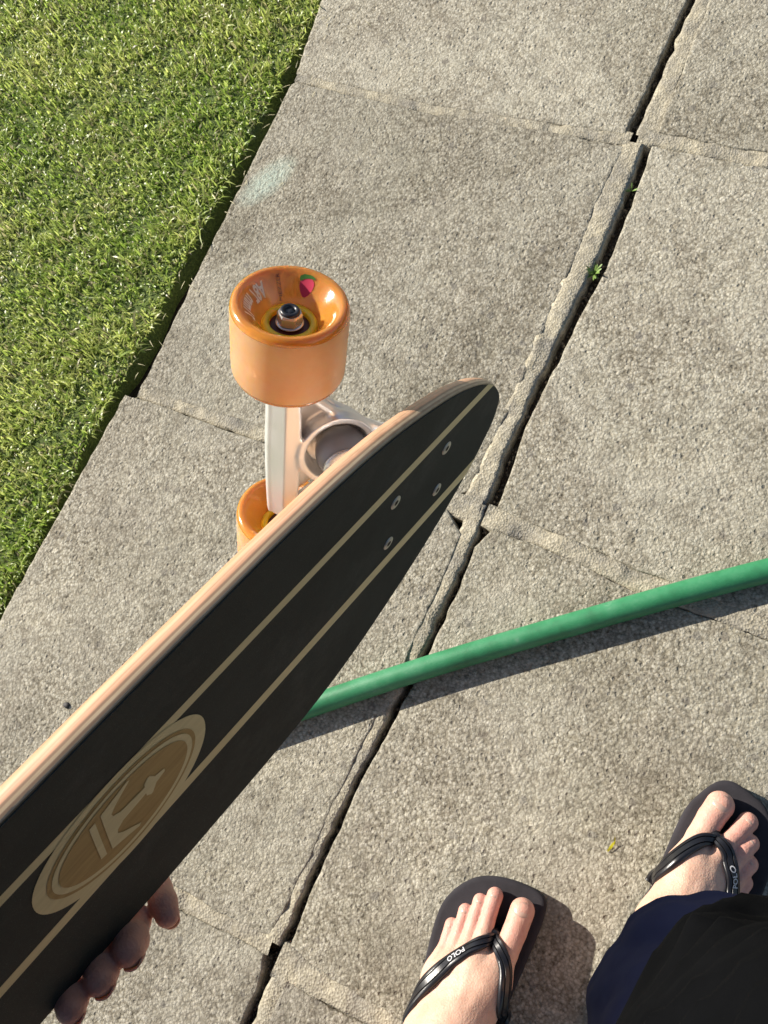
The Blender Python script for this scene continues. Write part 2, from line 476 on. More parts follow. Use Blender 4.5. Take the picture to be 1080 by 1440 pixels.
# ---- signed-distance shapes meshed with surface nets: one continuous skin for limbs, feet, castings and cloth
class SDF:
    def __init__(self, lo, hi, h):
        self.lo = np.array(lo, float); self.h = h
        self.n = np.ceil((np.array(hi) - self.lo) / h).astype(int) + 1
        self.ax = [self.lo[i] + h * np.arange(self.n[i]) for i in range(3)]
        self.f = np.full(tuple(self.n), 1.0, np.float32)
    def _sub(self, a, b):
        i0 = np.clip(np.floor((np.array(a) - self.lo) / self.h).astype(int), 0, self.n - 1)
        i1 = np.clip(np.ceil((np.array(b) - self.lo) / self.h).astype(int) + 1, 1, self.n)
        if (i1 <= i0).any(): return None, None
        s = tuple(slice(int(p), int(q)) for p, q in zip(i0, i1))
        X = np.meshgrid(*[self.ax[i][s[i]] for i in range(3)], indexing='ij', sparse=True)
        return s, X
    def _merge(self, s, d, k, op):
        f = self.f[s]
        if op == 'sub': d = -d; r = -_smin(-f, -d, k) if False else np.maximum(f, d) if k <= 0 else -_smin(-f, -d, k)
        else: r = _smin(f, d, k)
        self.f[s] = r
    def capsule(self, a, b, ra, rb, k=.004, op='add'):
        a, b = np.array(a, float), np.array(b, float); m = max(ra, rb) + 2.5 * k + 3 * self.h
        s, X = self._sub(np.minimum(a, b) - m, np.maximum(a, b) + m)
        if s is None: return
        d = b - a; L = max(d @ d, 1e-12)
        t = np.clip(((X[0] - a[0]) * d[0] + (X[1] - a[1]) * d[1] + (X[2] - a[2]) * d[2]) / L, 0, 1)
        q = np.sqrt((X[0] - a[0] - t * d[0]) ** 2 + (X[1] - a[1] - t * d[1]) ** 2 + (X[2] - a[2] - t * d[2]) ** 2) - (ra + (rb - ra) * t)
        self._merge(s, q.astype(np.float32), k, op)
    def chain(self, pts, rad, k=.004):
        for i in range(len(pts) - 1): self.capsule(pts[i], pts[i + 1], rad[i], rad[i + 1], k)
    def ellipsoid(self, c, r, axes=None, k=.004, op='add'):
        c, r = np.array(c, float), np.array(r, float); A = np.eye(3) if axes is None else np.array(axes, float)
        m = r.max() + 2.5 * k + 3 * self.h
        s, X = self._sub(c - m, c + m)
        if s is None: return
        P = [X[i] - c[i] for i in range(3)]
        Q = [(P[0] * A[j][0] + P[1] * A[j][1] + P[2] * A[j][2]) for j in range(3)]
        k0 = np.sqrt(sum((Q[j] / r[j]) ** 2 for j in range(3))); k1 = np.sqrt(sum((Q[j] / r[j] ** 2) ** 2 for j in range(3)))
        self._merge(s, (k0 * (k0 - 1) / np.maximum(k1, 1e-6)).astype(np.float32), k, op)
    def field(self, fn, k=0., op='add'):
        X = np.meshgrid(*self.ax, indexing='ij', sparse=True)
        d = np.broadcast_to(fn(*X), self.f.shape).astype(np.float32)
        if op == 'add': self.f = _smin(self.f, d, k)
        elif op == 'max': self.f = np.maximum(self.f, d)
        elif op == 'disp': self.f = self.f + d
    def mesh(self):
        f = self.f; n = self.n; neg = f < 0
        nc = n - 1
        acc = np.zeros((*nc, 3), np.float32); cnt = np.zeros(tuple(nc), np.float32)
        gi = np.indices(tuple(nc)).astype(np.float32)
        corners = [(i, j, k) for i in (0, 1) for j in (0, 1) for k in (0, 1)]
        cut = lambda c: tuple(slice(c[i], c[i] + nc[i]) for i in range(3))
        for c in corners:
            for ax in range(3):
                if c[ax]: continue
                e = list(c); e[ax] = 1
                fa, fb = f[cut(c)], f[cut(e)]; cr = neg[cut(c)] != neg[cut(e)]
                t = np.where(cr, fa / np.where(cr, fa - fb, 1), 0)
                for i in range(3): acc[..., i] += np.where(cr, c[i] + (t if i == ax else 0), 0)
                cnt += cr
        act = cnt > 0; idx = np.full(tuple(nc), -1, np.int64); idx[act] = np.arange(act.sum())
        V = (np.stack([gi[i][act] for i in range(3)], 1) + acc[act] / cnt[act][:, None]) * self.h + self.lo
        Fc = []
        for ax in range(3):
            u, v = (ax + 1) % 3, (ax + 2) % 3
            sl0 = [slice(0, None)] * 3; sl0[ax] = slice(0, n[ax] - 1); sl1 = [slice(0, None)] * 3; sl1[ax] = slice(1, n[ax])
            cr = neg[tuple(sl0)] != neg[tuple(sl1)]
            I = np.argwhere(cr)
            if not len(I): continue
            ok = (I[:, u] > 0) & (I[:, v] > 0) & (I[:, u] < n[u] - 1) & (I[:, v] < n[v] - 1); I = I[ok]
            fl = neg[tuple(I.T)]
            def at(du, dv):
                J = I.copy(); J[:, u] += du; J[:, v] += dv; return idx[tuple(J.T)]
            q = np.stack([at(-1, -1), at(0, -1), at(0, 0), at(-1, 0)], 1)
            q[~fl] = q[~fl][:, ::-1]
            Fc.append(q)
        return V, np.concatenate(Fc)

def _smin(a, b, k):
    if k <= 0: return np.minimum(a, b)
    h = np.maximum(k - np.abs(a - b), 0) / k
    return np.minimum(a, b) - h * h * k * .25

def sdf_mesh(parts):
    V, Fc, o = [], [], 0
    for v, f in parts: V.append(v); Fc.append(f + o); o += len(v)
    return np.concatenate(V), np.concatenate(Fc)

def fast_mesh(name, V, Q, mat, parent=None, smooth_iter=0):
    me = bpy.data.meshes.new(name); V = np.asarray(V, np.float32); Q = np.asarray(Q, np.int32); k = Q.shape[1]
    if smooth_iter:
        E = np.concatenate([Q[:, [i, (i + 1) % k]] for i in range(k)])
        for _ in range(smooth_iter):
            S = np.zeros_like(V); c = np.zeros(len(V), np.float32)
            for a, b in ((0, 1), (1, 0)):
                np.add.at(S, E[:, a], V[E[:, b]]); np.add.at(c, E[:, a], 1)
            V = .5 * V + .5 * S / np.maximum(c, 1)[:, None]
    me.vertices.add(len(V)); me.vertices.foreach_set('co', V.ravel())
    me.loops.add(Q.size); me.loops.foreach_set('vertex_index', Q.ravel())
    me.polygons.add(len(Q)); me.polygons.foreach_set('loop_start', np.arange(0, Q.size, k, dtype=np.int32))
    me.update(calc_edges=True)
    me.polygons.foreach_set('use_smooth', np.ones(len(Q), bool)); me.validate(); me.materials.append(mat)
    o = bpy.data.objects.new(name, me); COL.objects.link(o)
    if parent is not None: o.parent = parent
    return o

# ------------------------------------------------------------------ ground, pavement, lawn
g = mesh_obj('ground', [(-300, -300, -.034), (300, -300, -.034), (300, 300, -.034), (-300, 300, -.034)], [(0, 1, 2, 3)], MAT['soil'])
tag(g, 'dark bare soil under the paving and along the lawn edge', kind='structure')

pave = empty('pavement'); tag(pave, 'path of square weathered concrete slabs', kind='structure')
SL = {   # corners and edges of the slabs nearest the camera, metres on the ground
 'A0': [(-.49, -.001), (-.281, -.008), (-.191, -.007), (-.018, .003), (-.016, .20), (-.014, .48), (-.25, .485), (-.515, .49), (-.51, .12)],
 'B0': [(.018, .012), (.146, .012), (.485, .010), (.488, .49), (.014, .49), (.011, .205), (.016, .03)],
 'A1': [(-.480, -.494), (-.371, -.491), (-.287, -.489), (-.15, -.487), (-.028, -.485), (-.013, -.475), (-.011, -.379), (-.013, -.274), (-.012, -.162), (-.015, -.075), (-.012, -.013), (-.1, -.013), (-.188, -.016), (-.277, -.020), (-.49, -.012), (-.486, -.25)],
 'B1': [(.022, -.483), (.083, -.486), (.189, -.494), (.318, -.495), (.487, -.495), (.489, -.007), (.152, -.006), (.018, -.006), (.023, -.07), (.025, -.174), (.019, -.274), (.015, -.388), (.020, -.470)],
 'A2': [(-.51, -.992), (-.3, -.994), (-.125, -.994), (-.058, -.991), (-.014, -.986), (-.011, -.891), (-.008, -.792), (-.003, -.675), (-.001, -.575), (-.002, -.523), (-.03, -.503), (-.15, -.504), (-.279, -.505), (-.421, -.506), (-.494, -.509), (-.500, -.68)],
 'B2': [(.008, -.984), (.053, -.992), (.097, -.990), (.3, -.992), (.487, -.993), (.488, -.514), (.325, -.514), (.189, -.515), (.083, -.505), (.026, -.505), (.017, -.532), (.019, -.591), (.016, -.677), (.007, -.796), (.004, -.895)],
 'A3': [(-.51, -1.49), (-.012, -1.492), (-.007, -1.15), (-.005, -1.073), (-.004, -1.034), (-.013, -1.003), (-.05, -1.005), (-.134, -1.013), (-.51, -1.012)],
 'B3': [(.014, -1.492), (.487, -1.49), (.488, -1.010), (.098, -1.010), (.059, -1.014), (.019, -1.015), (.018, -1.06)],
}
for r in range(-4, 4):
    y0 = r * .5
    for ci, (x0, x1) in enumerate(((-.50, -.014), (.014, .488), (.504, .988))):
        key = 'ABC'[ci] + str(-r)
        if key in SL: continue
        SL[key] = [(x0, y0 + .008), (x1, y0 + .008), (x1, y0 + .492), (x0, y0 + .492)]

def make_slab(key, pts):
    P = resample([*pts, pts[0]], .006)[:-1]
    P = np.array(P); Nn = poly_normals(P)
    seed = (ord(key[0]) * 7 + int(key[1:]) * 13) % 31
    off = []
    for p in P:
        a = fbm(p, 55, seed) * .0016 + fbm(p, 14, seed + 3) * .0018
        c = fbm(p, 20, seed + 9)
        if c > .62: a -= (c - .62) * .018                   # a chipped edge
        off.append(a)
    Q = P + Nn * np.array(off)[:, None]
    tilt = [random.uniform(-.0012, .0012) for _ in range(2)]; cx, cy = P.mean(0); dz = random.uniform(-.0012, .0012)
    ring = lambda inset, z: [((q - nn * inset)[0], (q - nn * inset)[1], z + zz) for q, nn, zz in zip(Q, Nn, Z)]
    Z = [dz + tilt[0] * (q[0] - cx) / .25 + tilt[1] * (q[1] - cy) / .25 for q in Q]
    ed = [.0018 + .0016 * fbm(q, 40, seed + 5) for q in Q]
    e2 = lambda ins, z, w: [((q - nn * (ins + w * e))[0], (q - nn * (ins + w * e))[1], z - w * .6 * e + zz) for q, nn, zz, e in zip(Q, Nn, Z, ed)]
    rings = [ring(-.001, -.044), ring(0, -.010), e2(0, -.0011, .3), e2(.0005, -.0002, .25), e2(.0013, .0002, .2), ring(.0045, 0.)]
    V, Fc = rings_mesh(rings)
    m = 'conc_mark' if key == 'A1' else 'conc_dark' if key in ('B3',) else 'conc'
    bm = bmesh.new(); vs = [bm.verts.new(v) for v in V]
    for f in Fc: bm.faces.new([vs[i] for i in f])
    bmesh.ops.triangulate(bm, faces=[f for f in bm.faces if len(f.verts) > 4])
    o = bm_obj('paving_slab', bm, MAT[m], pave)
    sharp(o, 38); return o
for key in sorted(SL): make_slab(key, SL[key])

def mortar_strip(a, b, z=-.0026, seed=1, jit=.0018):
    """bed of sandy mortar between two edges running the same way"""
    A_, B_ = resample(a, .005), resample(b, .005); n = min(len(A_), len(B_))
    pick = lambda L, i: L[int(round(i * (len(L) - 1) / (n - 1)))]
    V, Fc = [], []; C_ = 7
    for i in range(n):
        p, q = pick(A_, i), pick(B_, i); d = (q - p) / (np.linalg.norm(q - p) + 1e-9)
        p = p + d * fbm(p, 70, seed) * jit; q = q + d * fbm(q, 70, seed + 4) * jit
        for j in range(C_ + 1):
            t = (0, .02, .2, .4, .6, .8, .98, 1)[j]; s = p + (q - p) * t
            edge = -.022 if j in (0, C_) else 0
            chip = max(0., fbm(s, 24, seed + 2) - .22)
            V.append((s[0], s[1], z + edge - .0065 * min(chip, .5) + .0013 * fbm(s, 90, seed + 8) - .0010 * abs(2 * t - 1) ** 2))
    for i in range(n - 1):
        for j in range(C_):
            k = i * (C_ + 1) + j; Fc.append((k, k + 1, k + C_ + 2, k + C_ + 1))
    bm = bmesh.new(); vs = [bm.verts.new(v) for v in V]
    for f in Fc: bm.faces.new([vs[i] for i in f])
    o = bm_obj('mortar_joint', bm, MAT['mortar'], pave)
    if o.data.polygons[len(o.data.polygons) // 2].normal.z < 0: o.data.flip_normals()
    return o
# cross joints, each with a thin crack left open along its nearer edge
mortar_strip([(-.487, .0015), (-.281, -.005), (-.191, -.004), (-.022, .006), (-.010, .006)], [(-.487, -.0125), (-.277, -.0215), (-.188, -.0175), (-.024, -.0125), (-.010, -.012)], -.0003, 1)
mortar_strip([(-.002, .016), (.146, .016), (.486, .014)], [(-.002, -.0055), (.152, -.0065), (.486, -.0075)], -.0002, 2)
mortar_strip([(-.478, -.491), (-.371, -.488), (-.287, -.486), (-.15, -.484), (.004, -.479)], [(-.478, -.5070), (-.40, -.5050), (-.279, -.5045), (-.15, -.5035), (.006, -.5080)], -.0004, 3)
mortar_strip([(.0125, -.480), (.083, -.483), (.189, -.491), (.318, -.492), (.486, -.492)], [(.0125, -.5080), (.083, -.5050), (.189, -.5150), (.325, -.5140), (.486, -.5140)], -.0002, 4)
mortar_strip([(-.508, -.989), (-.3, -.991), (-.125, -.991), (-.058, -.988), (-.012, -.984)], [(-.508, -1.0125), (-.3, -1.0125), (-.134, -1.0135), (-.05, -1.0055), (-.010, -1.005)], -.0002, 5)
mortar_strip([(.001, -.983), (.053, -.989), (.097, -.987), (.3, -.989), (.486, -.990)], [(.001, -1.019), (.059, -1.0145), (.098, -1.0105), (.3, -1.0105), (.486, -1.0105)], .0, 6)
# long joint: mortar along one side, an open crack along the other
mortar_strip([(-.0070, .49), (-.0070, .20), (-.0072, .006)], [(.018, .49), (.0145, .20), (.020, .006)], -.0003, 7, .0026)
mortar_strip([(-.0175, -.006), (-.0195, -.075), (-.0165, -.162), (-.0175, -.274), (-.0155, -.379), (-.0175, -.486)], [(.0085, -.006), (.0115, -.075), (.0125, -.162), (.0075, -.274), (.0050, -.379), (.0085, -.486)], -.0004, 8, .0026)
mortar_strip([(-.007, -.484), (-.006, -.575), (-.008, -.675), (-.013, -.792), (-.016, -.891), (-.019, -.990)], [(.011, -.484), (.0115, -.575), (.0090, -.675), (.0004, -.792), (-.0030, -.891), (-.0030, -.990)], -.0002, 9, .0034)
mortar_strip([(.001, -1.010), (.003, -1.10), (.001, -1.49)], [(.0225, -1.010), (.0205, -1.10), (.018, -1.49)], -.0004, 10, .0026)
# crumbs of soil and grit lying in the open crack
cr = np.random.default_rng(5); V, Fc = [], []
def crack_mid(y): return np.interp(y, [-1.2, -1.0, -.9, -.79, -.675, -.575, -.49, -.38, -.274, -.162, -.075, -.01, .02, .2, .5], [-.003, -.002, .0005, .004, .0125, .0155, .016, .0105, .014, .0195, .0175, .0135, -.0125, -.0115, -.0105])
for i in range(900):
    y = cr.uniform(-1.15, .45); x = crack_mid(y) + cr.normal(0, .0035); rr = cr.uniform(.0006, .0022); zz = -.0215 + cr.uniform(0, .010) + rr
    b_ = len(V); a0 = cr.uniform(0, 6.28)
    V += [(x + rr * math.cos(a0 + q * 1.57) * cr.uniform(.7, 1.2), y + rr * math.sin(a0 + q * 1.57) * cr.uniform(.7, 1.3), zz + cr.uniform(-.3, .3) * rr) for q in range(4)] + [(x, y, zz + rr), (x, y, zz - rr * 3)]
    for q in range(4): Fc.append((b_ + q, b_ + (q + 1) % 4, b_ + 4)); Fc.append((b_ + (q + 1) % 4, b_ + q, b_ + 5))
gr_ = mesh_obj('joint_grit', V, Fc, MAT['grit'], pave, False); gr_['kind'] = 'stuff'
V, Fc = [], []
ys = np.linspace(-1.3, .48, 240)
for y in ys:
    xm = crack_mid(y)
    for dx in (-.016, -.006, 0, .006, .016): V.append((xm + dx, y, -.0225 + .0050 * fbm((xm + dx, y), 60, 3) + .004 * fbm((0, y), 12, 8)))
for i in range(len(ys) - 1):
    for j in range(4): k_ = i * 5 + j; Fc.append((k_, k_ + 1, k_ + 6, k_ + 5))
jf = mesh_obj('joint_soil', V, Fc, MAT['joint_soil'], pave)

# lawn
lawn_bed = []
ly = np.linspace(-2.2, 2.2, 221)
edge_x = [-.511 - .006 * (y < -.5) + .0045 * fbm((0, y), 18, 2) + .012 * max(0, fbm((0, y), 9, 5)) * -.5 for y in ly]
V, Fc = [], []
for i, y in enumerate(ly):
    V += [(-40, y * (1 if abs(y) < 2.19 else 20), -.009), (edge_x[i] - .02, y, -.009), (edge_x[i] - .004, y, -.012), (edge_x[i], y, -.030), (edge_x[i] + .002, y, -.040)]
for i in range(len(ly) - 1):
    for j in range(4): k = i * 5 + j; Fc.append((k, k + 1, k + 6, k + 5))
lw = mesh_obj('lawn', V, Fc, MAT['turf'], None); tag(lw, 'mown turf with its cut edge beside the slabs', kind='structure')

def grass(nb, x0, x1, y0, y1, seed, feather):
    r = np.random.default_rng(seed)
    x = r.uniform(x0, x1, nb); y = r.uniform(y0, y1, nb)
    q_ = np.minimum(np.minimum(x - x0, y - y0), y1 - y) / feather                # thins out towards the far sides
    kp = r.random(nb) < np.clip(q_, 0, 1); x, y = x[kp], y[kp]; nb = len(x)
    ex = np.interp(y, ly, edge_x)
    x = np.where(x > ex - .001, ex - r.uniform(.0, .05, nb), x)
    thin = np.array([fbm((a, b), 26, 14) for a, b in zip(x, y)])
    keep = r.random(nb) > np.clip(1.1 * (thin - .05), 0, .72); x, y, ex = x[keep], y[keep], ex[keep]; nb = len(x)
    # clumps lean together
    cl = np.array([fbm((a, b), 16, 1) for a, b in zip(x, y)]); c2 = np.array([fbm((a, b), 34, 6) for a, b in zip(x, y)]); c3 = np.array([fbm((a, b), 5, 9) for a, b in zip(x, y)])
    L = (.010 + .011 * r.random(nb) ** 1.5) * (1 + .45 * cl)
    w = (.0013 + .0013 * r.random(nb)) * (1.6 if feather > .5 else 1.)
    az = r.uniform(0, 2 * np.pi, nb) + 1.5 * c2
    near = np.exp(-((ex - x) / .02) ** 2)
    lean = np.clip(.75 + .45 * r.standard_normal(nb) + .15 * near, .05, 1.5)
    dx, dy = np.cos(az) + .7 * near, np.sin(az); nn = np.hypot(dx, dy) + 1e-6; dx /= nn; dy /= nn
    sx, sy = -dy, dx
    tw = r.uniform(-.9, .9, nb)
    far = r.random(nb) < .012 + .06 * near; L = np.where(far, L * r.uniform(1.3, 1.9, nb), L)
    rows = []
    for t, wf in ((0, .8), (.4, 1.), (.75, .75), (1., .08)):
        ang = lean * (.35 + .85 * t)
        hx = L * t * np.sin(ang); hz = L * t * np.cos(ang) * (1 - .12 * t)
        px, py, pz = x + dx * hx, y + dy * hx, -.011 + hz
        ww = w * wf * .5; ct, st = np.cos(tw * t), np.sin(tw * t)
        rows.append((px - sx * ww * ct, py - sy * ww * ct, pz - ww * st)); rows.append((px + sx * ww * ct, py + sy * ww * ct, pz + ww * st))
    V = np.stack([np.stack(q, 1) for q in rows], 1)            # nb, 8, 3
    base = (np.arange(nb) * 8)[:, None]
    Q = np.concatenate([base + np.array([[2 * k, 2 * k + 1, 2 * k + 3, 2 * k + 2]]) for k in range(3)])
    hue = np.clip(.45 + .38 * c3 + .16 * cl + .24 * r.standard_normal(nb), 0, 1)[:, None]
    colr = (1 - hue) * np.array([.28, .42, .062]) + hue * np.array([.66, .69, .23])
    dry = r.random(nb) < (.11 + .30 * np.clip(c2 - .1, 0, 1)); colr[dry] = np.array([.48, .44, .24]) * r.uniform(.6, 1.1, (dry.sum(), 1))
    dark = r.random(nb) < .12; colr[dark] *= .6
    return V.reshape(-1, 3), Q, np.repeat(colr, 8, 0)
parts = [grass(165000, -1.45, -.515, -1.25, .75, 11, .30), grass(150000, -3.2, -.515, -2.2, 2.0, 12, .9)]
V, Q = sdf_mesh([(p[0], p[1]) for p in parts]); colr = np.concatenate([p[2] for p in parts])
go = fast_mesh('lawn_grass', V, Q, MAT['blade'])
at_ = go.data.color_attributes.new('tone', 'FLOAT_COLOR', 'POINT')
at_.data.foreach_set('color', np.c_[colr, np.ones(len(colr))].astype(np.float32).ravel())
tag(go, 'short bright green lawn grass beside the concrete path', 'grass', kind='stuff')

cl_ = np.random.default_rng(21); V, Fc = [], []
for i in range(70):
    y = cl_.uniform(-.85, .35); x = -.497 + abs(cl_.normal(0, .016)) * (1 if i % 3 else 2.5); a = cl_.uniform(0, 6.28); L = cl_.uniform(.006, .014); w = cl_.uniform(.0005, .0010)
    d = np.array([math.cos(a), math.sin(a)]) * L * .5; q = np.array([-math.sin(a), math.cos(a)]) * w * .5; b_ = len(V); bw = cl_.uniform(.0005, .002)
    V += [(x - d[0] - q[0], y - d[1] - q[1], .0006), (x - d[0] + q[0], y - d[1] + q[1], .0009), (x + q[0], y + q[1], .0008 + bw), (x - q[0], y - q[1], .0006 + bw), (x + d[0], y + d[1], .0007)]
    Fc += [(b_, b_ + 1, b_ + 2, b_ + 3), (b_ + 3, b_ + 2, b_ + 4)]
cp = mesh_obj('grass_clippings', V, Fc, MAT['straw']); tag(cp, 'dry grass clippings scattered along the edge of the path', 'clippings', kind='stuff')

# ------------------------------------------------------------------ garden hose
hp = [(.95, .02, .0135), (.70, -.17, .0132), (.50, -.312, .013), (.3024, -.4513, .013), (.1451, -.5745, .013), (.0016, -.6925, .013), (-.15, -.828, .013), (-.24, -.915, .013), (-.34, -1.02, .013), (-.46, -1.17, .013), (-.62, -1.40, .010), (-.95, -1.72, .008), (-1.6, -2.05, .008), (-2.8, -2.2, .008)]
hc = catmull(hp, 14)
hc = [p - np.array([0, 0, .0010]) for p in hc]
V, Fc = tube(hc, [.0119] * len(hc), 28)
ho = mesh_obj('garden_hose', V, Fc, MAT['hose']); tag(ho, 'green garden hose lying across the concrete slabs', 'hose')

# ------------------------------------------------------------------ skateboard, built in its own frame: x towards the nose, y across, z from grip to wheels
BM = Matrix(((.091375, -.179175, -.979565, .096268), (.873315, -.458259, .165285, -.592798), (-.478509, -.870572, .114603, .441396), (0, 0, 0, 1)))
def b2w(p): return BM @ Vector(p)
board = empty('skateboard'); board.matrix_world = BM
tag(board, 'pintail longboard with black grip tape, cream stripes and orange wheels, held up by a hand', 'skateboard')
HW = [(.0992, 0), (.0983, .0090), (.0947, .0175), (.0890, .0255), (.0810, .0352), (.0700, .0450), (.0560, .0555), (.0400, .0655), (.0200, .0762), (-.0020, .0855), (-.0280, .0950), (-.0600, .1045), (-.1, .1112), (-.15, .1136), (-.2, .1130), (-.25, .1120), (-.3, .1095), (-.38, .1075), (-.46, .105), (-.54, .101), (-.62, .092), (-.68, .075), (-.715, .048), (-.728, .020), (-.730, 0)]
HC = np.array(catmull(HW, 7)); HC = HC[HC[:, 1] > -1e-6]
HC[0, 1] = HC[-1, 1] = 0
sag = lambda v: -CONC * v * v
right = HC[1:-1]; outline = np.concatenate([[HC[0]], right, [HC[-1]], (right * [1, -1])[::-1]])
on = poly_normals(outline); ni = len(right)
def inset(d):
    q = outline - on * d
    return q
def ring3(d, t):
    return [(p[0], p[1], sag(p[1]) + t) for p in inset(d)]
def cross_fill(rg, up, cols=14):
    """quads between left and right points of a ring"""
    V = []; Fc = []; n = len(rg)
    nose, tail = rg[0], rg[ni + 1]
    rr = rg[1:ni + 1]; ll = rg[:ni + 1:-1]
    for a, b in zip(ll, rr):
        for j in range(cols + 1):
            s = j / cols; u = a[0] + (b[0] - a[0]) * s; v = a[1] + (b[1] - a[1]) * s
            V.append((u, v, sag(v) + up))
    for i in range(ni - 1):
        for j in range(cols):
            k = i * (cols + 1) + j; Fc.append((k, k + 1, k + cols + 2, k + cols + 1))
    a = len(V); V += [(nose[0], 0, up), (tail[0], 0, up)]
    for j in range(cols):
        Fc.append((a, j + 1, j)); b = (ni - 1) * (cols + 1); Fc.append((a + 1, b + j, b + j + 1))
    return V, Fc
prof = [(.0016, 0.), (.0004, .0004), (0, .0014), (0, .0052), (.0005, .0076), (.0017, .0098), (.0036, .0114), (.0062, .0120)]
rings = [ring3(d, t) for d, t in prof]
V, Fc = rings_mesh(rings, False, False)
for d, t in (prof[0], prof[-1]):
    v2, f2 = cross_fill(ring3(d, t), t); o_ = len(V); V += v2; Fc += [tuple(i + o_ for i in f) for f in f2]
bm = bmesh.new(); vs = [bm.verts.new(v) for v in V]
for f in Fc:
    try: bm.faces.new([vs[i] for i in f])
    except ValueError: pass
bmesh.ops.remove_doubles(bm, verts=bm.verts[:], dist=2e-5)
deck = bm_obj('deck', bm, MAT['wood'], board); sharp(deck, 33)

GT = -.00045
V, Fc = cross_fill(ring3(.0012, 0), GT)
grip = mesh_obj('grip_tape', V, Fc, MAT['grip'], board)
md = grip.modifiers.new('thick', 'SOLIDIFY'); md.thickness = .0006; md.offset = 0
md.use_rim = True
grip.data.polygons.foreach_set('use_smooth', [False] * len(grip.data.polygons))

def inlay(name, pts2, lift, mat, parent, cell=.006):
    """a flat shape cut into the grip, lying along the concave"""
    bm = bmesh.new(); vs = [bm.verts.new((p[0], p[1], 0)) for p in pts2]; bm.faces.new(vs).normal_update()
    bmesh.ops.triangulate(bm, faces=bm.faces[:], ngon_method='EAR_CLIP')
    for c in np.arange(-.12, .12, cell):
        bmesh.ops.bisect_plane(bm, geom=bm.verts[:] + bm.edges[:] + bm.faces[:], plane_co=(0, float(c), 0), plane_no=(0, 1, 0), dist=1e-6)
    for v in bm.verts: v.co.z = sag(v.co.y) + GT - .00042 - lift
    for f in bm.faces:
        f.normal_update()
    o = bm_obj(name, bm, mat, parent, False)
    return o
SV = (-.0423, .0392); SW = .0047
def hw_at(u):
    i = np.argsort(HC[:, 0]); return np.interp(u, HC[i, 0], HC[i, 1])
def nose_u(v, head=True):
    us = np.linspace(.1, 0, 400) if head else np.linspace(-.73, -.5, 400)
    for u in us:
        if hw_at(u) >= abs(v): return u
    return us[-1]
for sv in SV:
    a = [(nose_u(sv - SW) - .0008, sv - SW), (nose_u(sv + SW) - .0008, sv + SW)]
    b = [(nose_u(sv + SW, False), sv + SW), (nose_u(sv - SW, False), sv - SW)]
    up = [(a[0][0] + (b[1][0] - a[0][0]) * t, sv - SW) for t in np.linspace(0, 1, 30)]
    dn = [(b[0][0] + (a[1][0] - b[0][0]) * t, sv + SW) for t in np.linspace(0, 1, 30)]
    inlay('stripe', up + dn, .0, MAT['cream'], grip, .002)
OC = (-.2490, -.0020)
ell = lambda a, b, n=72, p=2.: [(OC[0] + a * math.copysign(abs(math.cos(t)) ** (2 / p), math.cos(t)), OC[1] + b * math.copysign(abs(math.sin(t)) ** (2 / p), math.sin(t))) for t in np.linspace(0, 2 * math.pi, n, endpoint=False)]
medal = inlay('oval_medallion', ell(.0555, .0462, 72, 2.1), .00025, MAT['cream'], grip)
inlay('ring', ell(.0478, .0395, 72), .0005, MAT['brown'], medal)
inlay('ring', ell(.0452, .0368, 72), .00075, MAT['cream'], medal)
inlay('inner_oval', ell(.0415, .0328, 72), .0010, MAT['brown'], medal)
em = [(-.2236, .0016), (-.2288, .0036), (-.2296, .0036), (-.2326, .0098), (-.2340, .0102), (-.2366, .0068), (-.2366, .0037), (-.2520, .0056), (-.2562, .0092), (-.2568, .0125), (-.2540, .0170), (-.2436, .0274), (-.2452, .0290), (-.2620, .0224)]
em = [(u, OC[1] - .0022 + v) for u, v in em] + [(u, OC[1] - .0022 - v) for u, v in em[::-1]]
inlay('emblem', em, .0013, MAT['cream'], medal)
inlay('emblem', [(-.2654, OC[1] - .0022 + .0214), (-.2690, OC[1] - .0022 + .0206), (-.2690, OC[1] - .0022 - .0206), (-.2654, OC[1] - .0022 - .0214)], .0013, MAT['cream'], medal)

def bolt(u, v):
    z = sag(v) + GT
    o = lathe('bolt', [(.0001, -.0004), (.0043, -.0004), (.0047, -.0001), (.0047, .004), (.0001, .004)], 28, MAT['bolt'], board, 'W', (u, v, z - .0006))
    hx = [(.0021 * math.cos(i * math.pi / 3), .0021 * math.sin(i * math.pi / 3)) for i in range(6)]
    mesh_obj('socket', [(u + a, v + b, z - .00115) for a, b in hx], [tuple(range(6))], MAT['socket_shade'], o)  # flat black hexagon, painted shade in place of a real hollow

def hexnut(name, r, h, cv, dirv, mat, parent, u0, w0):
    V = []
    for k, (rr, hh) in enumerate(((r, 0), (r, h * .8), (r * .86, h))):
        for i in range(12):
            a = math.pi * i / 6; q = rr * (1 if i % 2 == 0 else (.90 if k < 2 else .98))
            V.append((u0 + q * math.cos(a), cv + dirv * hh, w0 + q * math.sin(a)))
    Fc = [tuple(range(12)), tuple(range(24, 36))]
    for k in range(2):
        for i in range(12): j = (i + 1) % 12; Fc.append((k * 12 + i, k * 12 + j, k * 12 + 12 + j, k * 12 + 12 + i))
    bm = bmesh.new(); vs = [bm.verts.new(v) for v in V]
    for f in Fc: bm.faces.new([vs[i] for i in f])
    return sharp(bm_obj(name, bm, mat, parent), 25)

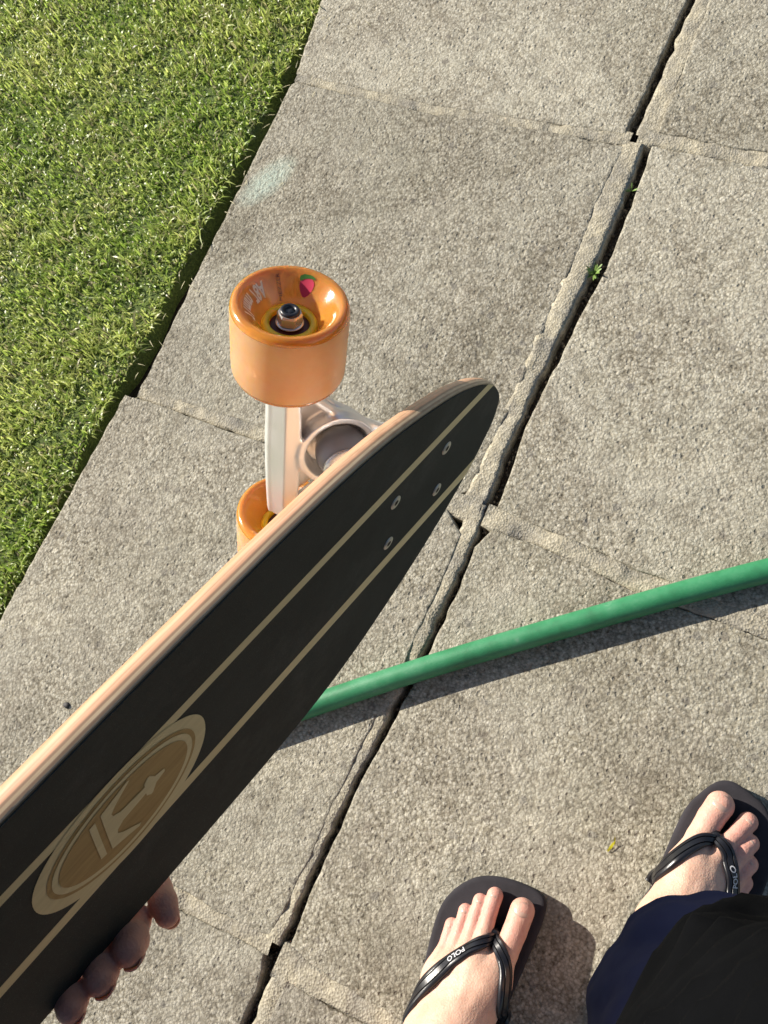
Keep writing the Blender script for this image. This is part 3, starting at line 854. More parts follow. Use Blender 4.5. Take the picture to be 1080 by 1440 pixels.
AX_U, AX_W, WV, WW, WR = -.0203, .0861, .1173, .0516, .0327
def wheel(u0, w0, side, prints, flip=1):
    """urethane wheel on the axle; side -1 is the face turned to the camera"""
    vo = side * WV; s = -side
    P = lambda L: [(r, vo + s * h) for r, h in L]
    W = WW; R = WR
    lip = [(R - .0002, .0046), (R - .0006, .0030), (R - .0015, .0015), (R - .0030, .0006), (R - .0048, .0008), (R - .0066, .0020), (R - .0084, .0042), (.0222, .0066), (.0202, .0094), (.0182, .0124), (.0166, .0152), (.0150, .0172)]
    tread = lathe('wheel', P([(R - .0002, .0046), (R, .0066), (R, W * .3), (R, W * .5), (R, W * .7), (R, W - .0066), (R - .0002, W - .0046)]), 96, MAT['tread'], board, 'V', (u0, 0, w0))
    lathe('wheel_face', P(lip), 96, MAT['face'], tread, 'V', (u0, 0, w0))
    lathe('wheel_face', P([(r, W - h) for r, h in lip]), 96, MAT['face'], tread, 'V', (u0, 0, w0))
    lathe('core', P([(.0149, .0152), (.0144, .0142), (.0118, .0142), (.0112, .0154), (.0112, W - .0154), (.0118, W - .0142), (.0144, W - .0142), (.0149, W - .0152), (.0170, W * .62), (.0170, W * .38)]), 48, MAT['core'], tread, 'V', (u0, 0, w0), True)
    for hh, sg in ((.0162, 1), (W - .0162, -1)):
        lathe('bearing', P([(.0111, hh + sg * .0012), (.0096, hh + sg * .0006), (.0052, hh + sg * .0006), (.004, hh + sg * .0012)]), 40, MAT['bearing'], tread, 'V', (u0, 0, w0))
    hexnut('axle_nut', .0072, .0062, vo + s * .0140, side, MAT['steel'], tread, u0, w0)
    lathe('nut_insert', P([(.0001, .0070), (.0027, .0070), (.0029, .0074), (.0031, .0066), (.0040, .0060), (.0050, .0062), (.0056, .0072), (.0056, .0092)]), 32, MAT['dark_steel'], tread, 'V', (u0, 0, w0))
    lathe('washer', P([(.0044, .0146), (.0078, .0146), (.0078, .0152), (.0044, .0152)]), 32, MAT['steel'], tread, 'V', (u0, 0, w0), True)
    if prints:
        rs = [p[0] for p in lip][:3:-1]; hs = [p[1] for p in lip][:3:-1]
        def cone(ang, r, lift=0.):
            return (u0 + r * math.cos(ang), vo + s * (np.interp(r, rs, hs) - .00040 - lift), w0 + r * math.sin(ang))
        prints(cone, tread)
    return tread

def view_angle(a):
    """angle on the wheel face for a clock direction as the holder sees it (0 = right, 90 = up)"""
    A = math.radians(a)
    d = CAM_X * math.cos(A) + CAM_Y * math.sin(A)
    l = BM.to_3x3().transposed() @ d
    return math.atan2(l.z, l.x)
def wheel_prints(cone, parent):
    d0, d90 = view_angle(0), view_angle(90)
    sgn = 1 if math.sin(d90 - d0) > 0 else -1
    def arc(txt, name, start, r_in, size, mat, inward=True, sx=1.0):
        T, Ff = text_mesh(txt, size, .030); a0 = view_angle(start)
        Vv = []
        for x, y, _ in T:
            r = r_in + (size * .72 - y if inward else y); ang = a0 - sgn * sx * x / (r_in + size * .35)
            Vv.append(cone(ang, r))
        mesh_obj(name, Vv, Ff, mat, parent, False)
    arc('71mm 78A', 'lettering', 205, .0192, .0076, MAT['print_white'], True, .76)
    # little dark word set across the face and a printed fruit
    def patch(name, ang, r0, pts, mat, lift=0.):
        a0 = view_angle(ang); pts = np.array(pts); c = pts.mean(0); K = 5; n = len(pts)
        Vv = [cone(a0 - sgn * x / .022, r0 + y, lift) for k in range(1, K + 1) for x, y in c + (pts - c) * k / K] + [cone(a0 - sgn * c[0] / .022, r0 + c[1], lift)]
        Ff = [(k * n + i, k * n + (i + 1) % n, (k + 1) * n + (i + 1) % n, (k + 1) * n + i) for k in range(K - 1) for i in range(n)] + [(K * n, i, (i + 1) % n) for i in range(n)]
        return mesh_obj(name, Vv, Ff, mat, parent, False)
    T, Ff = text_mesh('NEZZER', .0031); a0 = view_angle(103)
    Vv = [cone(a0 - sgn * (.0012 - y) / .022, .0168 + x * .78) for x, y, _ in T]
    mesh_obj('lettering', Vv, Ff, MAT['print_dark'], parent, False)
    body = [(.0040 * math.cos(t) * (1.0 + .18 * math.sin(t)), -.0004 + .0034 * math.sin(t)) for t in np.linspace(0, 2 * math.pi, 28, endpoint=False)]
    patch('fruit_print', 70, .0222, body, MAT['fruit'])
    cap = [(-.0037, .0008), (-.0036, .0030), (-.0018, .0048), (.0012, .0052), (.0036, .0044), (.0040, .0030), (.0020, .0030), (0, .0022), (-.0018, .0012), (-.003, -.0006)]
    patch('fruit_cap_print', 70, .0222, [(x * 1.05 - .0005, y * .5 + .0013) for x, y in cap], MAT['leaf_print'], .00018)

# cast hanger, meshed once: local frame q along the axle, p from the axle to the pivot, m towards the deck
PU, PW = .7740, -.6332
def hanger_mesh():
    S = SDF((-.075, -.022, -.022), (.075, .088, .03), .0009)
    def beam(x, y, z):
        k = 1 - .20 * np.clip(np.abs(x) / .066, 0, 1) ** 2
        y, z = y / k, z / k
        d = np.maximum(np.maximum(-.78 * y + .626 * z - .0085, y - .0068), np.maximum(z - .0100, -z - .0088))
        d = np.maximum(d, -y - .0118)
        return np.maximum(d, np.abs(x) - .0665)
    S.field(beam, 0)
    # flat front of the beam and triangular web
    def web(x, y, z):
        tri = np.maximum(np.abs(x) * .742 + (y - .058) * .670, -(y + .006))
        return np.maximum(tri - .004, np.abs(z + .0045) - .0022)
    S.field(web, .004)
    for sg in (-1, 1):
        S.chain([(sg * .056, .003, .003), (sg * .030, .028, .004), (sg * .007, .060, .004)], [.0034, .0032, .0046], .0025)
    S.chain([(-.054, .0055, .006), (0, .0062, .0085), (.054, .0055, .006)], [.0018, .0018, .0018], .002)
    # flared cup round the bushing
    def cup(x, y, z):
        r = np.sqrt((x / 1.25) ** 2 + (y - .031) ** 2); rad = .0205 + .30 * (z - .004)
        return np.maximum(np.abs(r - rad) - .0021, np.abs(z - .003) - .0085)
    S.field(cup, .004)
    S.f = np.maximum(S.f, -(np.maximum(np.sqrt(((S.ax[0][:, None, None]) / 1.25) ** 2 + (S.ax[1][None, :, None] - .031) ** 2) - .0188 - .30 * np.clip(S.ax[2][None, None, :] - .004, 0, 1), np.abs(S.ax[2][None, None, :] - .008) - .0095)).astype(np.float32))
    S.capsule((0, .056, .001), (0, .078, .002), .0080, .0062, .006)
    V, Q = S.mesh()
    return V, Q
HV, HQ = hanger_mesh()

def truck(uc, flip):
    """flip = 1: kingpin towards the middle of the deck"""
    def T(q, p, m):
        du = p * PU + m * PW * 1.0; dw = p * PW - m * PU
        return (uc + flip * (AX_U + du), q, AX_W + dw)
    W = np.array([T(*v) for v in HV])
    o = fast_mesh('truck_hanger', W, HQ if flip > 0 else HQ[:, ::-1], MAT['alu'], board, 2)
    V, Fc = tube([T(-.1085, 0, 0), T(.1085, 0, 0)], .0039, 16); mesh_obj('axle', V, Fc, MAT['steel'], board)
    # baseplate with pivot boss and kingpin boss
    S = SDF((-.055, -.035, .010), (.060, .035, .052), .0012)
    def plate(x, y, z):
        qx = np.abs(x) - .043; qy = np.abs(y) - .0265; qz = np.abs(z - .0145) - .0028
        return np.maximum(np.maximum(qx, qy), qz) - .0012
    S.field(plate, .003)
    b = T(0, .078, .0015); loc = lambda t: ((t[0] - uc) * flip, t[1], t[2])
    b = loc(b); S.capsule((b[0], 0, .018), (b[0] - .001, 0, b[2] + .001), .0135, .0098, .007)
    k0 = loc(T(0, .031, .040)); S.capsule((k0[0] + .004, 0, .016), (k0[0] + .002, 0, max(k0[2], .022)), .016, .0125, .008)
    S.capsule((b[0], 0, .0195), (k0[0], 0, .0190), .008, .008, .006)
    V, Q = S.mesh(); V[:, 0] = V[:, 0] * flip + uc
    fast_mesh('truck_baseplate', V, Q if flip > 0 else Q[:, ::-1], MAT['alu'], board, 1)
    # bushing, washer and kingpin along m
    def along_m(name, prof, mat, seg=36):
        V, Fc = [], []
        for s in range(seg):
            a = 2 * math.pi * s / seg
            for r, h in prof: V.append(T(r * math.cos(a), .034 + r * math.sin(a), h))
        m = len(prof)
        for s in range(seg):
            t = (s + 1) % seg
            for i in range(m - 1): Fc.append((s * m + i, t * m + i, t * m + i + 1, s * m + i + 1))
        bm = bmesh.new(); vs = [bm.verts.new(v) for v in V]
        for f in Fc: bm.faces.new([vs[i] for i in f])
        bmesh.ops.remove_doubles(bm, verts=bm.verts[:], dist=1e-7)
        return bm_obj(name, bm, mat, board)
    along_m('bushing', [(.0001, .0), (.0135, .0), (.0160, .004), (.0172, .009), (.0172, .014), (.0160, .0195), (.0130, .0245), (.0001, .0258)], MAT['grey_bushing'])
    along_m('bushing_washer', [(.0001, .0215), (.0140, .0215), (.0152, .0222), (.0150, .0240), (.0100, .0262), (.0001, .0262)], MAT['steel'])
    along_m('kingpin', [(.0001, -.026), (.0070, -.026), (.0070, -.018), (.0048, -.018), (.0048, .040), (.0001, .040)], MAT['steel'], 16)
    for du in (-1, 1):
        for v in (-1, 1): bolt(uc + du * .0277, v * .0205)
truck(0, 1)
truck(-.62, -1)
w1 = wheel(AX_U, AX_W, -1, wheel_prints)
w2 = wheel(AX_U, AX_W, 1, None)
for w_ in (w1, w2):                                       # the rear pair, copies of these two
    c = w_.copy(); COL.objects.link(c); c.parent = board; c.location = (-.62 - 2 * AX_U, 0, 0)
    for ch in w_.children:
        d = ch.copy(); COL.objects.link(d); d.parent = c

# ------------------------------------------------------------------ the person: skin in one mesh, clothes as children
A3 = lambda *a: np.array(a, float)
def foot_sdf(S, T_, body, k=.006):
    for pts, rad in T_: S.chain(pts, rad, .0015)
    for pts, rad, kk in body: S.chain(pts, rad, kk)
SZ = .0165                                                # top of the flip-flop soles
L_TOES = [([(.2050, -.912, .040), (.2090, -.884, .0330), (.2095, -.862, .0305), (.2085, -.8425, .0285)], [.0175, .0118, .0112, .0116]),
          ([(.1890, -.905, .040), (.1850, -.878, .0345), (.1818, -.856, .0290), (.1800, -.8425, .0252)], [.0125, .0079, .0070, .0078]),
          ([(.1780, -.910, .038), (.1740, -.886, .0325), (.1710, -.867, .0275), (.1693, -.8535, .0242)], [.0120, .0074, .0065, .0073]),
          ([(.1685, -.918, .036), (.1640, -.897, .0305), (.1615, -.881, .0262), (.1600, -.8680, .0235)], [.0115, .0071, .0063, .0071]),
          ([(.1610, -.930, .0335), (.1565, -.910, .0285), (.1545, -.897, .0248), (.1530, -.8855, .0228)], [.0115, .0074, .0066, .0070])]
L_BODY = [([(.2060, -.912, .0385), (.1990, -.965, .052), (.192, -1.020, .078)], [.0185, .0255, .034], .014),
          ([(.1890, -.910, .0400), (.1900, -.965, .052), (.190, -1.020, .070)], [.016, .024, .034], .014),
          ([(.1640, -.928, .0335), (.1730, -.975, .040), (.184, -1.040, .045)], [.0165, .020, .030], .014),
          ([(.2040, -.915, .031), (.1960, -1.0, .036), (.190, -1.062, .044)], [.0150, .022, .0285], .014),
          ([(.189, -1.040, .085), (.186, -1.047, .16), (.183, -1.055, .30), (.188, -1.040, .40)], [.036, .038, .052, .055], .02)]
R_TOES = [([(.3290, -.742, .0415), (.3285, -.714, .0335), (.3315, -.693, .0310), (.3350, -.6790, .0290)], [.0175, .0122, .0120, .0128]),
          ([(.3430, -.738, .040), (.3490, -.713, .0360), (.3565, -.695, .0310), (.3615, -.6825, .0260)], [.0125, .0086, .0078, .0090]),
          ([(.3530, -.745, .038), (.3592, -.7235, .0360), (.3650, -.7085, .0310), (.3688, -.6990, .0250)], [.0120, .0086, .0080, .0086]),
          ([(.3600, -.755, .036), (.3662, -.7375, .0335), (.3710, -.7240, .0292), (.3740, -.7160, .0245)], [.0115, .0083, .0077, .0083]),
          ([(.3650, -.770, .0335), (.3702, -.7525, .0305), (.3735, -.7400, .0268), (.3755, -.7325, .0238)], [.0115, .0082, .0076, .0078])]
R_BODY = [([(.3290, -.745, .0395), (.3285, -.795, .054), (.330, -.845, .078)], [.0185, .0255, .031], .014),
          ([(.3420, -.745, .0405), (.3370, -.795, .053), (.332, -.845, .070)], [.016, .024, .032], .014),
          ([(.3630, -.768, .0335), (.3520, -.810, .040), (.337, -.865, .045)], [.0160, .020, .028], .014),
          ([(.3290, -.750, .031), (.3290, -.830, .036), (.330, -.885, .044)], [.0150, .022, .027], .014),
          ([(.334, -.855, .085), (.341, -.848, .16), (.354, -.826, .30)], [.032, .034, .040], .02)]
def make_foot(lo, hi, T_, B_):
    S = SDF(lo, hi, .0014); foot_sdf(S, T_, B_)
    for pts, rad in T_[:4]:
        a, b = A3(*pts[0]), A3(*B_[0][0][1]) * .4 + A3(*B_[1][0][1]) * .6
        S.capsule(a + A3(0, 0, rad[0] - .0026), a * .45 + b * .55 + A3(0, 0, .0195), .0030, .0032, .006)
    # the weight flattens the sole
    S.field(lambda x, y, z: (SZ - .0004) - z + 0 * x + 0 * y, 0, 'max')
    return S.mesh()
fl = make_foot((.125, -1.115, .01), (.255, -.815, .30), L_TOES, L_BODY)
fr = make_foot((.275, -.945, .01), (.410, -.650, .30), R_TOES, R_BODY)

# left hand, in the board's frame, palm against the wheel side, fingers hooked under the lower edge
FING = [([(-.262, .040, .034), (-.252, .082, .034), (-.2345, .1195, .0270), (-.2425, .1290, .0020), (-.2540, .1240, -.0185)], [.0105, .0098, .0088, .0082, .0076]),
        ([(-.282, .040, .036), (-.274, .086, .036), (-.2605, .1225, .0260), (-.2680, .1290, -.0050), (-.2815, .1110, -.0175)], [.0110, .0102, .0100, .0100, .0097]),
        ([(-.302, .040, .036), (-.294, .084, .036), (-.2840, .1210, .0250), (-.2905, .1270, -.0040), (-.3010, .1095, -.0160)], [.0108, .0100, .0097, .0097, .0094]),
        ([(-.320, .036, .034), (-.313, .076, .034), (-.3035, .1130, .0230), (-.3105, .1215, -.0030), (-.3195, .1080, -.0145)], [.0100, .0090, .0087, .0086, .0083])]
HS = SDF((-.42, -.06, -.035), (-.215, .150, .085), .0013)
for pts, rad in FING:
    P_ = [A3(*p) for p in pts]                            # joints pinch a little, the pads swell between them
    pp = [P_[0], P_[1], P_[1] * .5 + P_[2] * .5, P_[2], P_[2] * .5 + P_[3] * .5, P_[3], P_[3] * .72 + P_[4] * .28, P_[3] * .35 + P_[4] * .65, P_[4]]
    rr = [rad[0], rad[1], rad[1] * .97, rad[2] * 1.03, rad[3] * .98, rad[3] * 1.0, rad[3] * .93, rad[4] * 1.06, rad[4] * .94]
    HS.chain(pp, rr, .0020)
    ax_ = (P_[4] - P_[3]) / np.linalg.norm(P_[4] - P_[3])
    for f_ in (.05, .16):                                 # creases at the last joint
        c_ = P_[3] + (P_[4] - P_[3]) * f_; e1 = np.cross(ax_, A3(1, 0, 0)); e1 /= np.linalg.norm(e1); e2_ = np.cross(ax_, e1)
        for q in range(14):
            t0, t1 = q * 2 * math.pi / 14, (q + 1) * 2 * math.pi / 14; R_ = rad[3] * 1.06
            HS.capsule(c_ + R_ * (e1 * math.cos(t0) + e2_ * math.sin(t0)), c_ + R_ * (e1 * math.cos(t1) + e2_ * math.sin(t1)), .0009, .0009, .0012, 'sub')
HS.chain([(-.262, .045, .036), (-.318, .040, .036)], [.0125, .0125], .010)
HS.chain([(-.268, .080, .035), (-.310, .074, .035)], [.0100, .0095], .008)
HS.chain([(-.265, .05, .036), (-.325, -.025, .044)], [.0145, .0185], .012)
HS.chain([(-.288, .05, .036), (-.335, -.025, .046)], [.0145, .0190], .012)
HS.chain([(-.316, .045, .036), (-.345, -.022, .046)], [.0145, .0190], .012)
HS.chain([(-.318, -.010, .036), (-.272, .012, .030), (-.240, .040, .0245), (-.222, .062, .0225)], [.0175, .0130, .0098, .0085], .007)   # thumb along the deck
HS.chain([(-.335, -.025, .046), (-.372, -.052, .062), (-.41, -.075, .070)], [.024, .026, .029], .014)
HS.field(lambda x, y, z: (.0124 - CONC * y * y) - z + 0 * x, 0, 'disp') if False else None
hv, hq = HS.mesh(); hv = np.array([b2w(v) for v in hv])
wrist = np.array(b2w((-.405, -.073, .069)))

BS = SDF((-.22, -1.32, .25), (.66, -.70, 1.76), .0085)
kb = .03
BS.chain([(.186, -1.050, .28), (.188, -1.045, .36), (.22, -1.03, .48), (.29, -.99, .88)], [.050, .053, .055, .085], kb)
BS.chain([(.352, -.829, .28), (.366, -.806, .36), (.380, -.790, .46), (.402, -.87, .88)], [.039, .039, .040, .066], kb)
BS.chain([(.30, -.985, .92), (.39, -.89, .92)], [.085, .085], kb)
BS.chain([(.36, -.95, .95), (.31, -.99, 1.15), (.265, -1.02, 1.33)], [.095, .110, .12], .05)
BS.chain([(.115, -1.08, 1.375), (.265, -1.02, 1.40), (.405, -.955, 1.375)], [.055, .07, .055], .04)
BS.chain([(.262, -1.0, 1.42), (.255, -.965, 1.52)], [.056, .052], .03)
elbow = A3(-.045, -1.125, 1.075)
BS.chain([(.115, -1.08, 1.375), tuple(elbow), tuple(wrist)], [.050, .040, .029], .02)
BS.chain([(.405, -.955, 1.375), (.505, -.99, 1.10), (.455, -.83, 1.06)], [.050, .040, .029], .02)
# head bowed over the feet, with brow, nose, chin and ears
fwd = A3(-.25, .72, -.50); fwd /= np.linalg.norm(fwd); upv = A3(-.14, .42, .90); upv -= fwd * (upv @ fwd); upv /= np.linalg.norm(upv); sid = np.cross(fwd, upv)
hc_ = A3(.243, -.905, 1.62)
BS.ellipsoid(hc_, (.098, .078, .118), (fwd, sid, upv), .03)
BS.capsule(hc_ + fwd * .085 - upv * .005, hc_ + fwd * .112 - upv * .035, .010, .016, .012)
BS.capsule(hc_ + fwd * .075 - upv * .095 - sid * .015, hc_ + fwd * .075 - upv * .095 + sid * .015, .024, .024, .02)
BS.capsule(hc_ + fwd * .092 - upv * .062 - sid * .018, hc_ + fwd * .092 - upv * .062 + sid * .018, .009, .009, .006)
for sg in (-1, 1):
    BS.capsule(hc_ + sid * sg * .078 + upv * .012, hc_ + sid * sg * .078 - upv * .028, .014, .010, .008)
    BS.ellipsoid(hc_ + fwd * .086 + sid * sg * .032 + upv * .012, (.012, .017, .010), (fwd, sid, upv), .008, 'sub')
    BS.ellipsoid(hc_ + fwd * .080 + sid * sg * .032 + upv * .010, (.012, .013, .009), (fwd, sid, upv), .002)
bv_, bq_ = BS.mesh()
# the right hand that holds the phone: the same hand mirrored
hand_l = np.concatenate([np.array(FING[i][0]) for i in range(4)])
RS = SDF((-.02, -.10, -.05), (.14, .10, .06), .0022)
RS.chain([(0, 0, 0), (.04, 0, 0)], [.028, .030], .01)
for i, yy in enumerate((-.030, -.010, .010, .029)): RS.chain([(.03, yy * .7, 0), (.080, yy, .004), (.104, yy, -.012), (.098, yy, -.034)], [.013, .0098, .0085, .0078], .004)
RS.chain([(.02, -.03, -.006), (.055, -.052, -.018), (.085, -.050, -.032)], [.016, .011, .009], .006)
rv, rq = RS.mesh()
rx = A3(-.55, .75, .25); rx /= np.linalg.norm(rx); rz = A3(.3, .1, .95); rz -= rx * (rz @ rx); rz /= np.linalg.norm(rz); ry = np.cross(rz, rx)
rv = A3(.452, -.825, 1.065) + rv[:, :1] * rx + rv[:, 1:2] * ry + rv[:, 2:] * rz

V, Q = sdf_mesh([fl, fr, (hv, hq), (bv_, bq_), (rv, rq)])
person = fast_mesh('person', V, Q, MAT['skin'], None, 1)
tag(person, 'person in navy shorts and black top holding up the longboard', 'person')
# toes, knuckles and fingertips are redder
tips = [np.array(t[0][j]) for t in L_TOES + R_TOES for j in (2, 3)] + [np.array(b2w(f[0][4])) for f in FING] + [np.array(b2w(f[0][3])) for f in FING]
Vp = np.empty(len(person.data.vertices) * 3, np.float32); person.data.vertices.foreach_get('co', Vp); Vp = Vp.reshape(-1, 3)
fl_ = np.zeros(len(Vp), np.float32)
for t in tips: fl_ = np.maximum(fl_, np.exp(-(np.linalg.norm(Vp - t, axis=1) / .0155) ** 2))
a_ = person.data.attributes.new('flush', 'FLOAT', 'POINT'); a_.data.foreach_set('value', fl_ * .85)

foot_bvh = BVHTree.FromPolygons([tuple(v) for v in np.concatenate([fl[0], fr[0]])], [tuple(q) for q in np.concatenate([fl[1], fr[1] + len(fl[0])])])
def top_z(x, y, default=SZ):
    h = foot_bvh.ray_cast(Vector((x, y, .24)), Vector((0, 0, -1)))
    return (h[0].z, h[1]) if h[0] is not None else (default, Vector((0, 0, 1)))

def nail(name, p, d, nrm, ln, wd, mat=MAT['nail']):
    """a thin curved plate lying on a fingertip or toe"""
    d = Vector(d).normalized(); nrm = Vector(nrm); nrm = (nrm - d * nrm.dot(d)).normalized(); s = d.cross(nrm)
    V, Fc = [], []; nu, nv = 8, 8
    for lay in (0, 1):
        for i in range(nu + 1):
            for j in range(nv + 1):
                a, b = i / nu * 2 - 1, j / nv * 2 - 1
                k = math.sqrt(max(0, 1 - (abs(a) ** 3) * .35)); 
                wx = b * wd * .5 * (k if a > 0 else math.sqrt(max(0, 1 - a ** 4 * .45)))
                q = Vector(p) + d * (a * ln * .5 * (1 - .12 * b * b)) + s * wx + nrm * (-(b * b) * wd * .17 - (a * a) * ln * .05 - lay * .0012)
                V.append(tuple(q))
    st = (nu + 1) * (nv + 1)
    for i in range(nu):
        for j in range(nv):
            k = i * (nv + 1) + j; Fc.append((k, k + 1, k + nv + 2, k + nv + 1)); Fc.append((st + k, st + k + nv + 1, st + k + nv + 2, st + k + 1))
    ed = [i * (nv + 1) for i in range(nu + 1)] + [nu * (nv + 1) + j for j in range(1, nv + 1)] + [i * (nv + 1) + nv for i in range(nu - 1, -1, -1)] + [j for j in range(nv - 1, 0, -1)]
    for a, b in zip(ed, ed[1:] + ed[:1]): Fc.append((a, b, st + b, st + a))
    bm = bmesh.new(); vs = [bm.verts.new(v) for v in V]
    for f in Fc: bm.faces.new([vs[i] for i in f])
    return bm_obj(name, bm, mat, person)
for T_ in (L_TOES, R_TOES):
    for i, (pts, rad) in enumerate(T_):
        a, b = np.array(pts[2]), np.array(pts[3]); d = b - a; d /= np.linalg.norm(d); nr = A3(0, 0, 1) - d * d[2]; nr /= np.linalg.norm(nr)
        r = rad[3]
        nail('toenail', b + nr * (r * (.965 if i == 0 else .95)) + d * r * .10 + 0, d - nr * .22, nr + d * .22, r * (1.15 if i == 0 else 1.0), r * (1.30 if i == 0 else 1.1))
Rb3 = BM.to_3x3()
for pts, rad in FING:
    a, b = np.array(pts[3]), np.array(pts[4]); d = b - a; d /= np.linalg.norm(d)
    nr = A3(-.15, .55, -.75); nr = nr - d * (nr @ d); nr /= np.linalg.norm(nr); r = rad[4]
    nail('fingernail', b2w(b + nr * r * .97 + d * r * .15), Rb3 @ Vector(d - nr * .1), Rb3 @ Vector(nr), r * 1.35, r * 1.3)

# shorts: one loose cloth shell
def folds(fn): return fn
SH = SDF((.05, -1.22, .40), (.54, -.66, 1.02), .0042)
SH.chain([(.347, -.786, .34), (.347, -.786, .46), (.377, -.825, .60)], [.050, .050, .055], .02)
SH.chain([(.408, -.790, .34), (.408, -.790, .46), (.405, -.840, .70), (.40, -.875, .90)], [.056, .056, .072, .080], .05)
SH.chain([(.205, -1.065, .38), (.215, -1.055, .50), (.25, -1.03, .70), (.30, -.985, .90)], [.080, .080, .095, .09], .02)
SH.capsule((.30, -.985, .96), (.39, -.89, .96), .098, .092, .03)
def shorts_fold(x, y, z):
    ang = np.arctan2(y + .80, x - .385)
    q = ang * 1.0 + .9 * (z - .44) + .25 * np.sin(z * 38 + x * 20)
    hang = .0032 * np.sin(q * 6.0 + 1.3) + .0022 * np.sin(q * 13 + 4 * z) + .0012 * np.sin(q * 29 - 30 * z)
    pull = .0030 * np.abs(np.sin(z * 42 + .8 * np.sin(ang * 3) + x * 24)) ** 2 * np.clip((z - .46) / .05, 0, 1)
    band = -.0014 * (z < .462) + .0012 * (np.abs(z - .462) < .0022)
    return -.55 * hang - pull + band
SH.field(shorts_fold, 0, 'disp')
hem = lambda x, y, z: .438 - .10 * (x - .376) + .05 * np.sin((x + y) * 20) * .1 - z + 0 * y
SH.field(hem, 0, 'max')
SH.field(lambda x, y, z: z - 1.005 + 0 * x + 0 * y, 0, 'max')
v_, q_ = SH.mesh()
fast_mesh('shorts', v_, q_, MAT['navy'], person, 1)
# black top hanging in long soft folds over the shorts
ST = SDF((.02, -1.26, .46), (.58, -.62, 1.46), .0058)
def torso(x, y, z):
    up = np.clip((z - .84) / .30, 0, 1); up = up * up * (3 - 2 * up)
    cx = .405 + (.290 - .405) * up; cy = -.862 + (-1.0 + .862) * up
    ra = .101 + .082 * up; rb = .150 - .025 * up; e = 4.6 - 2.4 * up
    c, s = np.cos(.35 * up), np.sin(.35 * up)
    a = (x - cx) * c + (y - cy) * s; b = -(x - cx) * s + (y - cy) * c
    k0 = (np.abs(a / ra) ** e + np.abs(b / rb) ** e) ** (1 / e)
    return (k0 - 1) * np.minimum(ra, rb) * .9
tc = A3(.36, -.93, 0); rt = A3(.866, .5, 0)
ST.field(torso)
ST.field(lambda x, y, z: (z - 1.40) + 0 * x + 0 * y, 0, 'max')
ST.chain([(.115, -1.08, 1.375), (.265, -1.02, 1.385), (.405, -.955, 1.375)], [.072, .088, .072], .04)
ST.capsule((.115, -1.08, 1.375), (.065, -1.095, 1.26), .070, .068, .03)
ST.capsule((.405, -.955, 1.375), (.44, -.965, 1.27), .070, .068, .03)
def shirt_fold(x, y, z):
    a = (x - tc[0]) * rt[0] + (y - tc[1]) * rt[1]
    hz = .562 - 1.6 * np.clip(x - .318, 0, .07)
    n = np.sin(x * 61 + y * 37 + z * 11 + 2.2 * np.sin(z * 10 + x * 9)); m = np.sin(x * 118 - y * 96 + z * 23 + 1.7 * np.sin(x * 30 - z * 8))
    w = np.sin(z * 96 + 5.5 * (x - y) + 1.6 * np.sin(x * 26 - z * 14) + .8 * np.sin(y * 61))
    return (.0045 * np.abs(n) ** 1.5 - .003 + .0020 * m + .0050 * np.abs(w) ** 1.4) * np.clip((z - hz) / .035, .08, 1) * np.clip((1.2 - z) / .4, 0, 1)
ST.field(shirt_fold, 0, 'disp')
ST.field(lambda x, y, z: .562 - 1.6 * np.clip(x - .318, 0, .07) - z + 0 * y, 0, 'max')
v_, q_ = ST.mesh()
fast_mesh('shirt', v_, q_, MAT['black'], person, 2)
# hair
HR = SDF(hc_ - .17, hc_ + .17, .006)
HR.ellipsoid(hc_ - fwd * .012 + upv * .012, (.102, .088, .122), (fwd, sid, upv), 0)
HR.field(lambda x, y, z: ((x - hc_[0]) * fwd[0] + (y - hc_[1]) * fwd[1] + (z - hc_[2]) * fwd[2]) * .8 - ((x - hc_[0]) * upv[0] + (y - hc_[1]) * upv[1] + (z - hc_[2]) * upv[2]) * .6 - .005, 0, 'max')
HR.field(lambda x, y, z: .003 * np.sin(x * 190) * np.sin(y * 170) + 0 * z, 0, 'disp')
v_, q_ = HR.mesh(); fast_mesh('hair', v_, q_, MAT['hair'], person, 1)

